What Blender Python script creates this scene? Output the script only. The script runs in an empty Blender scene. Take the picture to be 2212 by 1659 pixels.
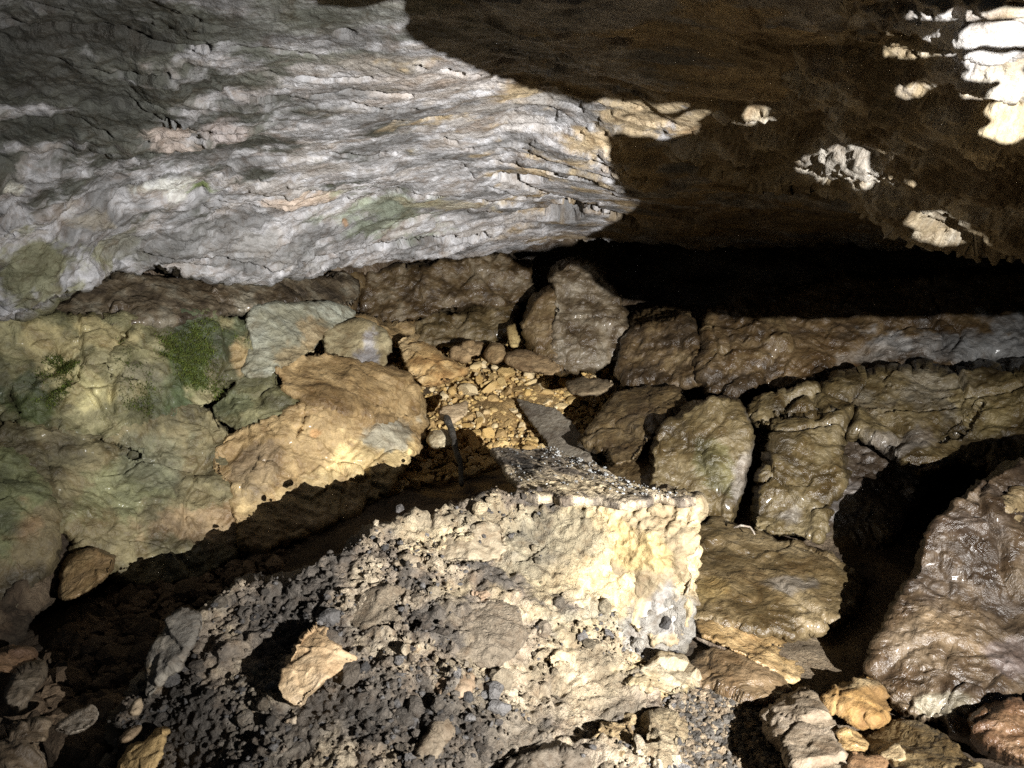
import bpy, math, random
import numpy as np
from mathutils import Vector

# ------------------------------------------------------------------ camera, world, lamp, exposure
scene = bpy.context.scene
CAM = np.array([0.0, 0.0, 0.97])
PITCH = math.radians(15.0)
cam_data = bpy.data.cameras.new("camera")
cam_data.sensor_width = 36.0
cam_data.lens = 27.0
cam_data.clip_start = 0.02
cam_data.clip_end = 100.0
cam_data.dof.use_dof = True
cam_data.dof.focus_distance = 2.3
cam_data.dof.aperture_fstop = 9.0
cam = bpy.data.objects.new("camera", cam_data)
cam.location = CAM
cam.rotation_euler = (math.pi / 2 - PITCH, 0, 0)
scene.collection.objects.link(cam)
scene.camera = cam

world = bpy.data.worlds.new("World")
scene.world = world
world.use_nodes = True
wn = world.node_tree.nodes
sky = wn.new("ShaderNodeTexSky")
sky.sky_type = 'NISHITA'
sky.sun_disc = False
sky.sun_elevation = math.radians(20)
bg = wn["Background"]
bg.inputs[1].default_value = 0.010          # next to no daylight reaches this deep into the cave
world.node_tree.links.new(sky.outputs[0], bg.inputs[0])

LAMP = CAM + np.array([0.80, -0.05, -0.17])
lamp_data = bpy.data.lights.new("headlamp", 'SPOT')
lamp_data.energy = 185.0
lamp_data.color = (1.0, 0.98, 0.95)
lamp_data.shadow_soft_size = 0.002
lamp_data.spot_size = math.radians(132)
lamp_data.spot_blend = 1.0
lamp = bpy.data.objects.new("headlamp", lamp_data)
lamp.location = LAMP
scene.collection.objects.link(lamp)
beam_data = bpy.data.lights.new("headlamp_beam", 'SPOT')      # the same lamp's narrow beam
beam_data.energy = 470.0
beam_data.color = (1.0, 0.98, 0.95)
beam_data.shadow_soft_size = 0.002
beam_data.spot_size = math.radians(72)
beam_data.spot_blend = 1.0
beam = bpy.data.objects.new("headlamp_beam", beam_data)
beam.location = LAMP
scene.collection.objects.link(beam)

scene.cycles.use_denoising = False
scene.cycles.max_bounces = 6
scene.cycles.diffuse_bounces = 5
scene.cycles.glossy_bounces = 2
scene.cycles.caustics_reflective = False
scene.cycles.caustics_refractive = False
scene.view_settings.view_transform = 'Standard'
scene.view_settings.look = 'None'
scene.view_settings.exposure = 0.22
scene.view_settings.gamma = 1.0

# ------------------------------------------------------------------ helpers
F = 1659.0
CU, CV = 1106.0, 829.5
CP, SP = math.cos(PITCH), math.sin(PITCH)
RNG = np.random.RandomState(7)
random.seed(7)

def ray(u, v):
    u = np.asarray(u, float); v = np.asarray(v, float)
    xc = (u - CU) / F; yc = -(v - CV) / F
    return np.stack([xc, CP + yc * SP, -SP + yc * CP], -1)

def P(u, v, t):
    return CAM + np.asarray(t, float)[..., None] * ray(u, v)

def t_of_z(u, v, z):
    r = ray(u, v)
    return (np.asarray(z) - CAM[2]) / r[..., 2]

def t_of_y(u, v, y):
    return np.asarray(y) / ray(u, v)[..., 1]

def project(p):
    d = np.asarray(p, float) - CAM
    f = d[..., 1] * CP - d[..., 2] * SP
    up = d[..., 1] * SP + d[..., 2] * CP
    f = np.where(np.abs(f) < 1e-6, 1e-6, f)
    return CU + F * d[..., 0] / f, CV - F * up / f, f

lamp_aim = P(1130, 760, 2.2)
lamp.rotation_euler = Vector(lamp_aim - LAMP).to_track_quat('-Z', 'Y').to_euler()
beam.rotation_euler = Vector(P(1150, 850, 2.5) - LAMP).to_track_quat('-Z', 'Y').to_euler()

# --- vectorised noise
_perm = RNG.permutation(256); _perm = np.concatenate([_perm, _perm, _perm])
_g = np.array([[1,1,0],[-1,1,0],[1,-1,0],[-1,-1,0],[1,0,1],[-1,0,1],[1,0,-1],[-1,0,-1],
               [0,1,1],[0,-1,1],[0,1,-1],[0,-1,-1],[1,1,0],[-1,1,0],[0,-1,1],[0,-1,-1]], float)

_gx, _gy, _gz = [np.ascontiguousarray(_g[:, k], np.float32) for k in range(3)]
_perm = _perm.astype(np.int32)
def perlin(p):
    p = np.asarray(p, np.float32)
    ax = []
    for k in range(3):
        x = np.ascontiguousarray(p[:, k]); fl = np.floor(x); f = x - fl
        ax.append((fl.astype(np.int32) & 255, f, f * f * f * (f * (f * 6 - 15) + 10)))
    (ix, fx, wx), (iy, fy, wy), (iz, fz, wz) = ax
    out = 0
    for dx in (0, 1):
        a = _perm[ix + dx] + iy; wa = wx if dx else 1 - wx
        for dy in (0, 1):
            b = _perm[a + dy] + iz; wb = wa * (wy if dy else 1 - wy)
            for dz in (0, 1):
                h = _perm[b + dz] & 15
                out = out + wb * (wz if dz else 1 - wz) * (_gx[h] * (fx - dx) + _gy[h] * (fy - dy) + _gz[h] * (fz - dz))
    return out.astype(np.float64)

def fbm(p, o=4, lac=2.03, gain=0.5):
    a, s, out = 1.0, 1.0, 0
    for k in range(o):
        out = out + a * perlin(p * s + 17.3 * k)
        a *= gain; s *= lac
    return out

def ridged(p, o=4, gain=0.5):
    a, s, out, tot = 1.0, 1.0, 0, 0
    for k in range(o):
        out = out + a * (1 - 2.2 * np.abs(perlin(p * s + 11.7 * k))); tot += a
        a *= gain; s *= 2.05
    return out / tot

def worley(p):
    """distance to nearest and second nearest feature point and a random number of the cell"""
    i = np.floor(p).astype(int)
    f1 = np.full(len(p), 9.0); f2 = np.full(len(p), 9.0); idn = np.zeros(len(p))
    for dx in (-1, 0, 1):
        for dy in (-1, 0, 1):
            for dz in (-1, 0, 1):
                c = i + (dx, dy, dz); m = c & 255
                h = _perm[_perm[_perm[m[:, 0]] + m[:, 1]] + m[:, 2]]
                h2 = _perm[h + 31]; h3 = _perm[h + 97]
                q = c + np.stack([h, h2, h3], -1) / 255.0
                d = np.linalg.norm(q - p, axis=1)
                near = d < f1
                f2 = np.where(near, f1, np.minimum(f2, d))
                idn = np.where(near, h3, idn)
                f1 = np.where(near, d, f1)
    return f1, f2, idn / 255.0

def fracture(p, sc, off=0.0):
    """cells with flat, tilted, stepped faces; returns height (cell units), edge distance"""
    q = p * sc + off
    q = q + 0.35 * np.stack([perlin(q * 1.1), perlin(q * 1.1 + 9), perlin(q * 1.1 + 21)], -1)
    i = np.floor(q).astype(int)
    f1 = np.full(len(q), 9.0); f2 = f1.copy(); hh = np.zeros(len(q), int); vec = np.zeros_like(q)
    for dx in (-1, 0, 1):
        for dy in (-1, 0, 1):
            for dz in (-1, 0, 1):
                c = i + (dx, dy, dz); m = c & 255
                h = _perm[_perm[_perm[m[:, 0]] + m[:, 1]] + m[:, 2]]
                v = q - (c + np.stack([h, _perm[h + 31], _perm[h + 97]], -1) / 255.0)
                d = np.sqrt((v * v).sum(1))
                near = d < f1
                f2 = np.where(near, f1, np.minimum(f2, d)); f1 = np.where(near, d, f1)
                hh = np.where(near, h, hh); vec = np.where(near[:, None], v, vec)
    tilt = np.stack([_perm[hh + 7], _perm[hh + 53], _perm[hh + 71]], -1) / 127.5 - 1
    return (vec * tilt).sum(1) * 0.5 + (_perm[hh + 11] / 255.0 - 0.5) * 0.5, f2 - f1

def terrace(q, sharp=0.25):
    f = np.floor(q); r = q - f
    x = np.clip(r / sharp, 0, 1)
    return f + x * x * (3 - 2 * x)

def sstep(a, b, x):
    x = np.clip((x - a) / (b - a), 0, 1)
    return x * x * (3 - 2 * x)

# --- depth from control points: 1/t is interpolated (exact for planes)
def depth_fn(ctrl):
    c = np.array(ctrl, float)
    xy = c[:, :2] / 1000.0; w = 1 / c[:, 2]; n = len(c)
    if n <= 3:
        A = np.concatenate([xy, np.ones((n, 1))], 1)
        sol = np.linalg.lstsq(A, w, rcond=None)[0]
        return lambda u, v: 1 / np.maximum(sol[0] * u / 1000 + sol[1] * v / 1000 + sol[2], 0.05)
    K = np.linalg.norm(xy[:, None] - xy[None], axis=2)
    Q = np.concatenate([xy, np.ones((n, 1))], 1)
    M = np.block([[K, Q], [Q.T, np.zeros((3, 3))]])
    sol = np.linalg.lstsq(M, np.concatenate([w, np.zeros(3)]), rcond=None)[0]
    def fn(u, v):
        u = np.asarray(u, float); v = np.asarray(v, float)
        sh = u.shape; x = u.ravel() / 1000; y = v.ravel() / 1000
        out = sol[n] * x + sol[n + 1] * y + sol[n + 2]
        for k in range(n):
            out = out + sol[k] * np.hypot(x - xy[k, 0], y - xy[k, 1])
        return (1 / np.maximum(out, 0.05)).reshape(sh)
    return fn

# --- meshes
def mk_mesh(name, verts, quads, tris=None, smooth=True):
    me = bpy.data.meshes.new(name)
    quads = np.asarray(quads, np.int32).reshape(-1, 4)
    tris = np.zeros((0, 3), np.int32) if tris is None else np.asarray(tris, np.int32).reshape(-1, 3)
    me.vertices.add(len(verts))
    me.vertices.foreach_set("co", np.ascontiguousarray(verts, np.float32).ravel())
    loops = np.concatenate([quads.ravel(), tris.ravel()]).astype(np.int32)
    me.loops.add(len(loops)); me.loops.foreach_set("vertex_index", loops)
    nq, nt = len(quads), len(tris)
    me.polygons.add(nq + nt)
    starts = np.concatenate([np.arange(nq) * 4, nq * 4 + np.arange(nt) * 3]).astype(np.int32)
    me.polygons.foreach_set("loop_start", starts)
    me.polygons.foreach_set("use_smooth", np.full(nq + nt, smooth))
    me.update(calc_edges=True)
    return me

def vnormals(verts, quads, tris=None):
    n = np.zeros_like(verts)
    q = np.asarray(quads).reshape(-1, 4)
    fn = np.cross(verts[q[:, 2]] - verts[q[:, 0]], verts[q[:, 3]] - verts[q[:, 1]])
    for k in range(4):
        for a in range(3):
            n[:, a] += np.bincount(q[:, k], fn[:, a], len(verts))
    if tris is not None and len(tris):
        t = np.asarray(tris)
        fn = np.cross(verts[t[:, 1]] - verts[t[:, 0]], verts[t[:, 2]] - verts[t[:, 0]])
        for k in range(3):
            for a in range(3):
                n[:, a] += np.bincount(t[:, k], fn[:, a], len(verts))
    return n / np.maximum(np.linalg.norm(n, axis=1, keepdims=True), 1e-12)

def set_col(me, col):
    at = me.color_attributes.new("albedo", 'FLOAT_COLOR', 'POINT')
    c = np.ones((len(col), 4), np.float32); c[:, :3] = np.clip(col, 0.003, 0.9)
    at.data.foreach_set("color", c.ravel())

def link(name, me, mat, parent=None, label=None, cat=None, group=None, kind=None, loc=None):
    o = bpy.data.objects.new(name, me)
    scene.collection.objects.link(o)
    if mat and me and not me.materials:
        me.materials.append(mat)
    if parent: o.parent = parent
    if label: o["label"] = label
    if cat: o["category"] = cat
    if group: o["group"] = group
    if kind: o["kind"] = kind
    if loc is not None: o.location = loc
    return o

# --- materials: procedural detail over the stone's own colour
def rock_mat(name, rough=0.55, rvar=0.2, spec=0.5, bump=0.5, scale=60.0, cvar=0.35, coat=0.0, fine=260.0, objrand=None, wrinkle=0.0, grain=0.25):
    m = bpy.data.materials.new(name); m.use_nodes = True
    nt = m.node_tree; N = nt.nodes; Lk = nt.links
    b = N["Principled BSDF"]
    tc = N.new("ShaderNodeTexCoord")
    src = tc.outputs["Object"]
    if objrand:
        oi = N.new("ShaderNodeObjectInfo")
        rp = N.new("ShaderNodeValToRGB")
        els = rp.color_ramp.elements
        while len(els) < len(objrand): els.new(0.5)
        for k, c in enumerate(objrand):
            els[k].position = k / (len(objrand) - 1); els[k].color = (*c, 1)
        Lk.new(oi.outputs["Random"], rp.inputs[0])
        colo = rp.outputs[0]
    else:
        at = N.new("ShaderNodeAttribute"); at.attribute_name = "albedo"
        colo = at.outputs["Color"]
    n1 = N.new("ShaderNodeTexNoise"); n1.inputs["Scale"].default_value = scale
    n1.inputs["Detail"].default_value = 5; n1.inputs["Roughness"].default_value = 0.65
    n1.inputs["Distortion"].default_value = 0.6
    n2 = N.new("ShaderNodeTexNoise"); n2.inputs["Scale"].default_value = fine
    n2.inputs["Detail"].default_value = 4; n2.inputs["Roughness"].default_value = 0.7
    Lk.new(src, n1.inputs["Vector"]); Lk.new(src, n2.inputs["Vector"])
    mr = N.new("ShaderNodeMapRange"); mr.inputs[1].default_value = 0.25; mr.inputs[2].default_value = 0.75
    mr.inputs[3].default_value = 1 - cvar; mr.inputs[4].default_value = 1 + cvar
    mx = N.new("ShaderNodeMath"); mx.operation = 'ADD'
    sc1 = N.new("ShaderNodeMath"); sc1.operation = 'MULTIPLY'; sc1.inputs[1].default_value = 0.55
    sc2 = N.new("ShaderNodeMath"); sc2.operation = 'MULTIPLY'; sc2.inputs[1].default_value = 0.45
    Lk.new(n1.outputs[0], sc1.inputs[0]); Lk.new(n2.outputs[0], sc2.inputs[0])
    Lk.new(sc1.outputs[0], mx.inputs[0]); Lk.new(sc2.outputs[0], mx.inputs[1])
    Lk.new(mx.outputs[0], mr.inputs[0])
    # broad mottling: washed pale and stained brown areas of the stone
    nm = N.new("ShaderNodeTexNoise"); nm.inputs["Scale"].default_value = scale * 0.28; nm.inputs["Detail"].default_value = 6
    nm.inputs["Roughness"].default_value = 0.7; nm.inputs["Distortion"].default_value = 1.2
    Lk.new(src, nm.inputs["Vector"])
    mrp = N.new("ShaderNodeValToRGB"); ce = mrp.color_ramp.elements
    ce[0].position = 0.34; ce[0].color = (0.66, 0.58, 0.50, 1); ce[1].position = 0.68; ce[1].color = (1.42, 1.42, 1.40, 1)
    cm = ce.new(0.5); cm.color = (1.0, 0.98, 0.94, 1)
    Lk.new(nm.outputs[0], mrp.inputs[0])
    mot = N.new("ShaderNodeVectorMath"); mot.operation = 'MULTIPLY'
    Lk.new(colo, mot.inputs[0]); Lk.new(mrp.outputs[0], mot.inputs[1])
    colo = mot.outputs[0]
    mul = N.new("ShaderNodeVectorMath"); mul.operation = 'SCALE'
    Lk.new(colo, mul.inputs[0]); Lk.new(mr.outputs[0], mul.inputs["Scale"])
    Lk.new(mul.outputs[0], b.inputs["Base Color"])
    rr = N.new("ShaderNodeMapRange"); rr.inputs[1].default_value = 0.3; rr.inputs[2].default_value = 0.7
    rr.inputs[3].default_value = max(0.05, rough - rvar); rr.inputs[4].default_value = min(1, rough + rvar)
    Lk.new(nm.outputs[0], rr.inputs[0])
    Lk.new(rr.outputs[0], b.inputs["Roughness"])
    b.inputs["Specular IOR Level"].default_value = spec
    if coat:
        cw = N.new("ShaderNodeMapRange"); cw.inputs[1].default_value = 0.52; cw.inputs[2].default_value = 0.60; cw.inputs[3].default_value = 0.0; cw.inputs[4].default_value = coat
        Lk.new(nm.outputs[0], cw.inputs[0]); Lk.new(cw.outputs[0], b.inputs["Coat Weight"])
    b.inputs["Coat Roughness"].default_value = 0.18
    bp = N.new("ShaderNodeBump"); bp.inputs["Strength"].default_value = bump; bp.inputs["Distance"].default_value = 0.016
    hb = N.new("ShaderNodeMath"); hb.operation = 'MULTIPLY_ADD'; hb.inputs[1].default_value = grain
    Lk.new(n2.outputs[0], hb.inputs[0]); Lk.new(n1.outputs[0], hb.inputs[2])
    if wrinkle:
        nw = N.new("ShaderNodeTexNoise"); nw.noise_type = 'RIDGED_MULTIFRACTAL'; nw.normalize = True
        nw.inputs["Scale"].default_value = scale * 0.7; nw.inputs["Detail"].default_value = 4; nw.inputs["Distortion"].default_value = 1.0
        Lk.new(src, nw.inputs["Vector"])
        wm = N.new("ShaderNodeMath"); wm.operation = 'MULTIPLY_ADD'; wm.inputs[1].default_value = wrinkle
        Lk.new(nw.outputs[0], wm.inputs[0]); Lk.new(hb.outputs[0], wm.inputs[2])
        Lk.new(wm.outputs[0], bp.inputs["Height"])
    else:
        Lk.new(hb.outputs[0], bp.inputs["Height"])
    Lk.new(bp.outputs[0], b.inputs["Normal"])
    return m

M_CEIL = rock_mat("ceiling_limestone", 0.6, 0.18, 0.4, 0.7, 45, 0.30, 0.0, 240)
M_WET = rock_mat("wet_muddy_rock", 0.42, 0.2, 0.5, 0.8, 30, 0.45, 0.8, 190, wrinkle=0.5, grain=0.06)
M_WALL = rock_mat("damp_wall_rock", 0.6, 0.25, 0.45, 0.75, 34, 0.48, 0.35, 220, wrinkle=0.45, grain=0.08)
M_DIRT = rock_mat("crumbly_dirt", 0.85, 0.1, 0.3, 0.9, 90, 0.4, 0.0, 330)
M_STONE = rock_mat("dry_stone", 0.75, 0.12, 0.35, 0.5, 70, 0.3, 0.0, 300)
M_WOOD = rock_mat("rotten_wood", 0.8, 0.1, 0.3, 0.8, 80, 0.4, 0.0, 300)
GRAVEL_COLS = [(0.56,0.39,0.15),(0.44,0.29,0.11),(0.62,0.46,0.21),(0.34,0.23,0.10),(0.60,0.43,0.18),(0.68,0.56,0.35),(0.42,0.29,0.13),(0.54,0.38,0.17)]
M_GRAVEL = rock_mat("ochre_gravel", 0.5, 0.2, 0.45, 0.4, 60, 0.3, 0.05, 250, objrand=GRAVEL_COLS)

# --- colour of a surface: palette by noise, then stains, patches and some painted light
def paint(pos, uv, pal, spots=(), s=7.0, seed=0.0, contrast=1.0):
    pal = np.array(pal, float)
    n = fbm(pos * s + seed, 6, gain=0.62) * 1.25 * contrast + 0.5
    x = np.clip(n, 0, 0.999) * (len(pal) - 1)
    k = x.astype(int); f = (x - k)[:, None]; f = f * f * (3 - 2 * f)
    col = pal[k] * (1 - f) + pal[np.minimum(k + 1, len(pal) - 1)] * f
    if len(spots):
        wob = fbm(pos * 7 + 5.1 + seed, 6, gain=0.6)
        for sp in spots:
            u0, v0, ru, rv, c = sp[:5]; a = sp[5] if len(sp) > 5 else 1.0
            d = np.hypot((uv[:, 0] - u0) / ru, (uv[:, 1] - v0) / rv) + wob * 1.05
            m = (a * (1 - sstep(0.55, 1.15, d)))[:, None]
            col = col * (1 - m) + np.array(c) * (0.75 + 0.5 * np.clip(n, 0, 1))[:, None] * m
    return col

def resample(poly, n):
    p = np.array(poly, float); q = np.concatenate([p, p[:1]])
    seg = np.linalg.norm(np.diff(q, axis=0), axis=1); L = np.concatenate([[0], np.cumsum(seg)])
    x = np.linspace(0, L[-1], n, endpoint=False)
    return np.stack([np.interp(x, L, q[:, 0]), np.interp(x, L, q[:, 1])], -1), L[-1]

def chaikin(p, k=1):
    p = np.array(p, float)
    for _ in range(k):
        q = np.roll(p, -1, 0)
        p = np.stack([0.8 * p + 0.2 * q, 0.2 * p + 0.8 * q], 1).reshape(-1, 2)
    return p

def displace(pos, nrm, style, amp, seed, uv):
    p = pos + seed * 3.7
    if style == 'mud':            # broken bedrock with a film of clay: stepped faces, joints, flowing wrinkles
        h1, e1 = fracture(p, 4.2); h2, e2 = fracture(p, 11.0, 5.0)
        w = np.stack([perlin(p * 4.5), perlin(p * 4.5 + 9), perlin(p * 4.5 + 21)], -1) * 0.10
        g = p + w
        wr = sstep(-0.30, 0.25, fbm(p * 4 + 7, 2))
        h = (0.036 * h1 * sstep(0.0, 0.10, e1) + 0.013 * h2 * sstep(0.0, 0.14, e2) + 0.022 * fbm(p * 3, 3) + 0.010 * np.abs(perlin(g * np.array([9, 9, 15.0]) + 4))
             + 0.0085 * ridged(g * np.array([12, 12, 30.0]), 3) * wr + 0.0042 * ridged(g * np.array([28, 28, 58.0]) + 3, 2) + 0.0022 * fbm(p * 75, 2))
        h = h - 0.018 * (1 - sstep(0.0, 0.05, e1)) * sstep(-0.05, 0.2, fbm(p * 3 + 30, 2)) - 0.007 * (1 - sstep(0.0, 0.09, e2)) * sstep(-0.1, 0.2, fbm(p * 5 + 50, 2))
    elif style == 'drape':        # vertical clay folds over broken rock
        h1, e1 = fracture(p, 5.0)
        w = np.stack([perlin(p * 4), perlin(p * 4 + 9), perlin(p * 4 + 21)], -1) * 0.06
        g = p + w
        h = 0.035 * h1 * sstep(0.0, 0.10, e1) + 0.018 * fbm(p * 3.2, 3) + 0.022 * np.abs(perlin(g * np.array([13, 10, 3.0]))) + 0.010 * ridged(g * np.array([30, 24, 8.0]), 2) + 0.004 * ridged(g * 50 + 2, 2) + 0.002 * fbm(p * 80, 2)
    elif style == 'block':        # broken stone with flat faces
        h1, e1 = fracture(p, 9.0); h2, e2 = fracture(p, 26.0, 3.0)
        h = 0.045 * h1 * sstep(0.0, 0.06, e1) + 0.012 * h2 * sstep(0.0, 0.08, e2) + 0.012 * fbm(p * 5, 3) + 0.0035 * fbm(p * 50, 3)
    elif style == 'dirt':
        f1, f2, c = worley(p * 9)
        g1, g2, d = worley(p * 40 + 3)
        k1, ke = fracture(p, 16.0, 2.0)
        m = sstep(-0.12, 0.22, fbm(p * 6 + 4, 3))
        h = 0.024 * fbm(p * 5, 4) + 0.020 * (c - 0.4) * sstep(0.0, 0.14, f2 - f1) * (1 - m) + m * 0.010 * (g2 - g1) + 0.015 * k1 * sstep(0, .06, ke) + 0.006 * fbm(p * 60, 3)
    elif style == 'grain':        # wood fibres running along the board
        ax = np.array([-0.62, 0.78, 0.0]); lat = np.array([0.78, 0.62, 0.0])
        g = np.stack([p @ ax * 6, p @ lat * 75, p[:, 2] * 40], -1)
        h = 0.0045 * ridged(g, 3) + 0.006 * terrace(fbm(g * 0.35 + 5, 3) * 3, 0.12) * 0.6 + 0.004 * fbm(p * 14, 3)
    elif style == 'strata':
        q = p @ np.array([[1, .12, 0], [-.12, 1, 0], [0, 0, 1.0]])
        n = fbm(q * np.array([2.2, 6, 6]), 5, gain=0.55)
        h = 0.030 * terrace(n * 5.5, 0.28) / 1.6 + 0.004 * ridged(q * np.array([14, 46, 46]), 3) + 0.03 * fbm(p * 1.7, 2)
    else:                         # plain weathered stone
        h1, e1 = fracture(p, 6.0)
        h = 0.035 * h1 * sstep(0, .08, e1) + 0.012 * fbm(p * 5, 3) + 0.008 * terrace(fbm(p * 12, 3) * 3.5, 0.18) * 0.6 + 0.006 * np.abs(perlin(p * 30)) + 0.004 * fbm(p * 60, 3)
    return pos + nrm * (h * amp)[:, None]

def inside(poly, u, v):
    poly = np.array(poly, float); u = np.asarray(u, float); v = np.asarray(v, float)
    r = np.zeros(u.shape, bool); j = len(poly) - 1
    for i in range(len(poly)):
        xi, yi = poly[i]; xj, yj = poly[j]
        c = ((yi > v) != (yj > v)) & (u < (xj - xi) * (v - yi) / (yj - yi + 1e-12) + xi)
        r ^= c; j = i
    return r

def polydist(pl, uv, closed=False):
    pl = np.asarray(pl, float); n = len(pl)
    dm = np.full(len(uv), 1e18); near = np.zeros_like(uv)
    for k in range(n if closed else n - 1):
        A, B = pl[k], pl[(k + 1) % n]; ab = B - A
        h = np.clip(((uv - A) @ ab) / (ab @ ab + 1e-12), 0, 1)
        q = A + h[:, None] * ab
        d = ((uv - q) ** 2).sum(1)
        m = d < dm
        dm = np.where(m, d, dm); near[m] = q[m]
    return np.sqrt(dm), near

def rock(name, outline, ctrl, bulge=0.04, thick=0.2, rim=7.0, dome=0.0, style='plain', amp=1.0, pal=None, spots=(), mat=None, seed=None, nseed=None,
         cell=3.3, cha=1, ragged=3.0, grow=3.0, facet=0.04, pscale=7.0, contrast=1.0, cracks=(), parent=None, **props):
    """A closed stone: its face fills the outline (at real distances), rounds off at the rim and is carried back by its thickness."""
    seed = RNG.rand() * 50 if seed is None else seed
    nseed = seed if nseed is None else nseed
    poly = chaikin(outline, cha)
    per = np.linalg.norm(np.diff(np.concatenate([poly, poly[:1]]), axis=0), axis=1).sum()
    o, _ = resample(poly, int(np.clip(per / 7, 20, 420)))
    area = 0.5 * np.sum(o[:, 0] * np.roll(o[:, 1], -1) - np.roll(o[:, 0], -1) * o[:, 1])
    size = math.sqrt(abs(area)); c = o.mean(0)
    tg = np.roll(o, -1, 0) - np.roll(o, 1, 0); tg /= np.linalg.norm(tg, axis=1, keepdims=True) + 1e-9
    nv2 = np.stack([tg[:, 1], -tg[:, 0]], -1) * (1 if area > 0 else -1)
    q3 = np.concatenate([o, np.full((len(o), 1), seed * 31)], 1)
    rg = min(ragged, 0.03 * size + 0.6)
    o = o + nv2 * (min(grow, 0.03 * size) + rg * (1.6 * fbm(q3 / 45.0, 3) + 0.9 * fbm(q3 / 14.0, 2)))[:, None]
    lo = o.min(0) - cell; hi = o.max(0) + cell
    cell = max(cell, math.sqrt((hi - lo).prod() / 90000.0))
    nu = int((hi[0] - lo[0]) / cell) + 2; nv_ = int((hi[1] - lo[1]) / cell) + 2
    gu = lo[0] + cell * np.arange(nu); gv = lo[1] + cell * np.arange(nv_)
    GU, GV = np.meshgrid(gu, gv)
    cin = inside(o, GU[:-1, :-1] + cell / 2, GV[:-1, :-1] + cell / 2)
    r_, c_ = np.where(cin)
    q = np.stack([r_ * nu + c_, r_ * nu + c_ + 1, (r_ + 1) * nu + c_ + 1, (r_ + 1) * nu + c_], -1)
    used, inv = np.unique(q, return_inverse=True); q = inv.reshape(-1, 4)
    uv = np.stack([GU.ravel()[used], GV.ravel()[used]], -1); n = len(uv)
    e = np.concatenate([q[:, [0, 1]], q[:, [1, 2]], q[:, [2, 3]], q[:, [3, 0]]])
    ks = np.sort(e, 1); kk = ks[:, 0].astype(np.int64) * n + ks[:, 1]
    _, idx, cnt = np.unique(kk, return_index=True, return_counts=True)
    be = e[idx[cnt == 1]]
    dist, near = polydist(o, uv, True)
    bv = np.unique(be)
    uv[bv] = near[bv]; dist[bv] = 0
    td = ctrl if callable(ctrl) else depth_fn(ctrl)
    t0 = td(uv[:, 0], uv[:, 1])
    rimw = min(rim, 0.30 * size)
    x = np.clip(dist / rimw, 0, 1)
    w3 = np.concatenate([uv / 60.0, np.full((n, 1), seed)], 1)
    prof = np.sqrt(np.clip(1 - (1 - x) ** 2, 0, 1))
    t = t0 - bulge * prof
    if dome: t = t - dome * (1 - (1 - np.clip(dist / (0.5 * size), 0, 1)) ** 2)
    if facet:                                   # broken planes of the face
        fs = np.random.RandomState(int(seed * 1000) % 100000)
        w = (uv - c) / size; w = w + 0.10 * np.stack([perlin(np.concatenate([w * 3, w[:, :1] * 0 + seed + k], 1)) for k in (0, 7)], -1)
        dk = [w[:, 0] * 0]
        for k in range(8):
            an = fs.uniform(0, 6.28); g = fs.uniform(0.35, 1.1)
            dk.append(w @ np.array([math.cos(an), math.sin(an)]) * g - fs.uniform(0.05, 0.32))
        t = t + facet * min(1.0, size / 200.0) * np.max(dk, 0)
    for pl, wd, dp in cracks:
        dm, _ = polydist(pl, uv)
        dm = dm + 10 * np.abs(fbm(w3 * 1.6, 3))
        t = t + dp * (1 - sstep(wd * 0.35, wd * 1.1, dm))
    layers_uv = [uv]; layers_t = [t]
    # skirt behind the rim, drawn in towards the middle
    m = len(bv); rem = np.full(n, -1); rem[bv] = np.arange(m)
    quads = [q]; prev = bv; SK = 9
    off = n
    bt = t0[bv]
    for k in range(1, SK + 1):
        f = k / SK
        su = c + (uv[bv] - c) * (1 - 0.75 * f ** 3) 
        layers_uv.append(su); layers_t.append(td(su[:, 0], su[:, 1]) + thick * (1 - (1 - f) ** 1.6))
        cur = off + np.arange(m)
        pa = prev[rem[be[:, 0]]] if k > 1 else be[:, 0]; pb_ = prev[rem[be[:, 1]]] if k > 1 else be[:, 1]
        quads.append(np.stack([pb_, pa, cur[rem[be[:, 0]]], cur[rem[be[:, 1]]]], -1))
        prev = cur; off += m
    UV = np.concatenate(layers_uv); T = np.concatenate(layers_t)
    pos = P(UV[:, 0], UV[:, 1], T)
    pos = np.concatenate([pos, [pos[-m:].mean(0)]]); UV = np.concatenate([UV, [c]])
    tris = np.stack([prev[rem[be[:, 1]]], prev[rem[be[:, 0]]], np.full(len(be), off)], -1)
    quads = np.concatenate(quads)
    nrm = vnormals(pos, quads, tris)
    mid = np.argmax(dist)
    if nrm[mid] @ (CAM - pos[mid]) < 0:
        quads = quads[:, ::-1]; tris = tris[:, ::-1]; nrm = -nrm
    base = pos.copy()
    g_ = props.get('group')
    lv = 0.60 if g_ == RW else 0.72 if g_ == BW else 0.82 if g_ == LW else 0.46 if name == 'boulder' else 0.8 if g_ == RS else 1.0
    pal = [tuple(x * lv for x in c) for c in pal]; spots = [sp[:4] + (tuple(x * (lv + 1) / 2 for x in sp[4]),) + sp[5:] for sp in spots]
    if g_ == LW and 'golden' not in props.get('label', ''): pal = [(c[0] * 0.90, c[1], c[2] * 1.05) for c in pal]
    if mat in (None, M_WET, M_WALL): pal = [(c[0], c[1] * 0.93, c[2] * (0.82 if props.get('group') == RS or name == 'boulder' else 0.80)) for c in pal]
    pos = displace(pos, nrm, style, amp, nseed, UV)
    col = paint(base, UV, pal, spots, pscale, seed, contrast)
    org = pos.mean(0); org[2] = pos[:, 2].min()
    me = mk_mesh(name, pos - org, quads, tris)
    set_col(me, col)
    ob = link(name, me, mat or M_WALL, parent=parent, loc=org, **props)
    return ob, pos, nrm, UV, n

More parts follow.
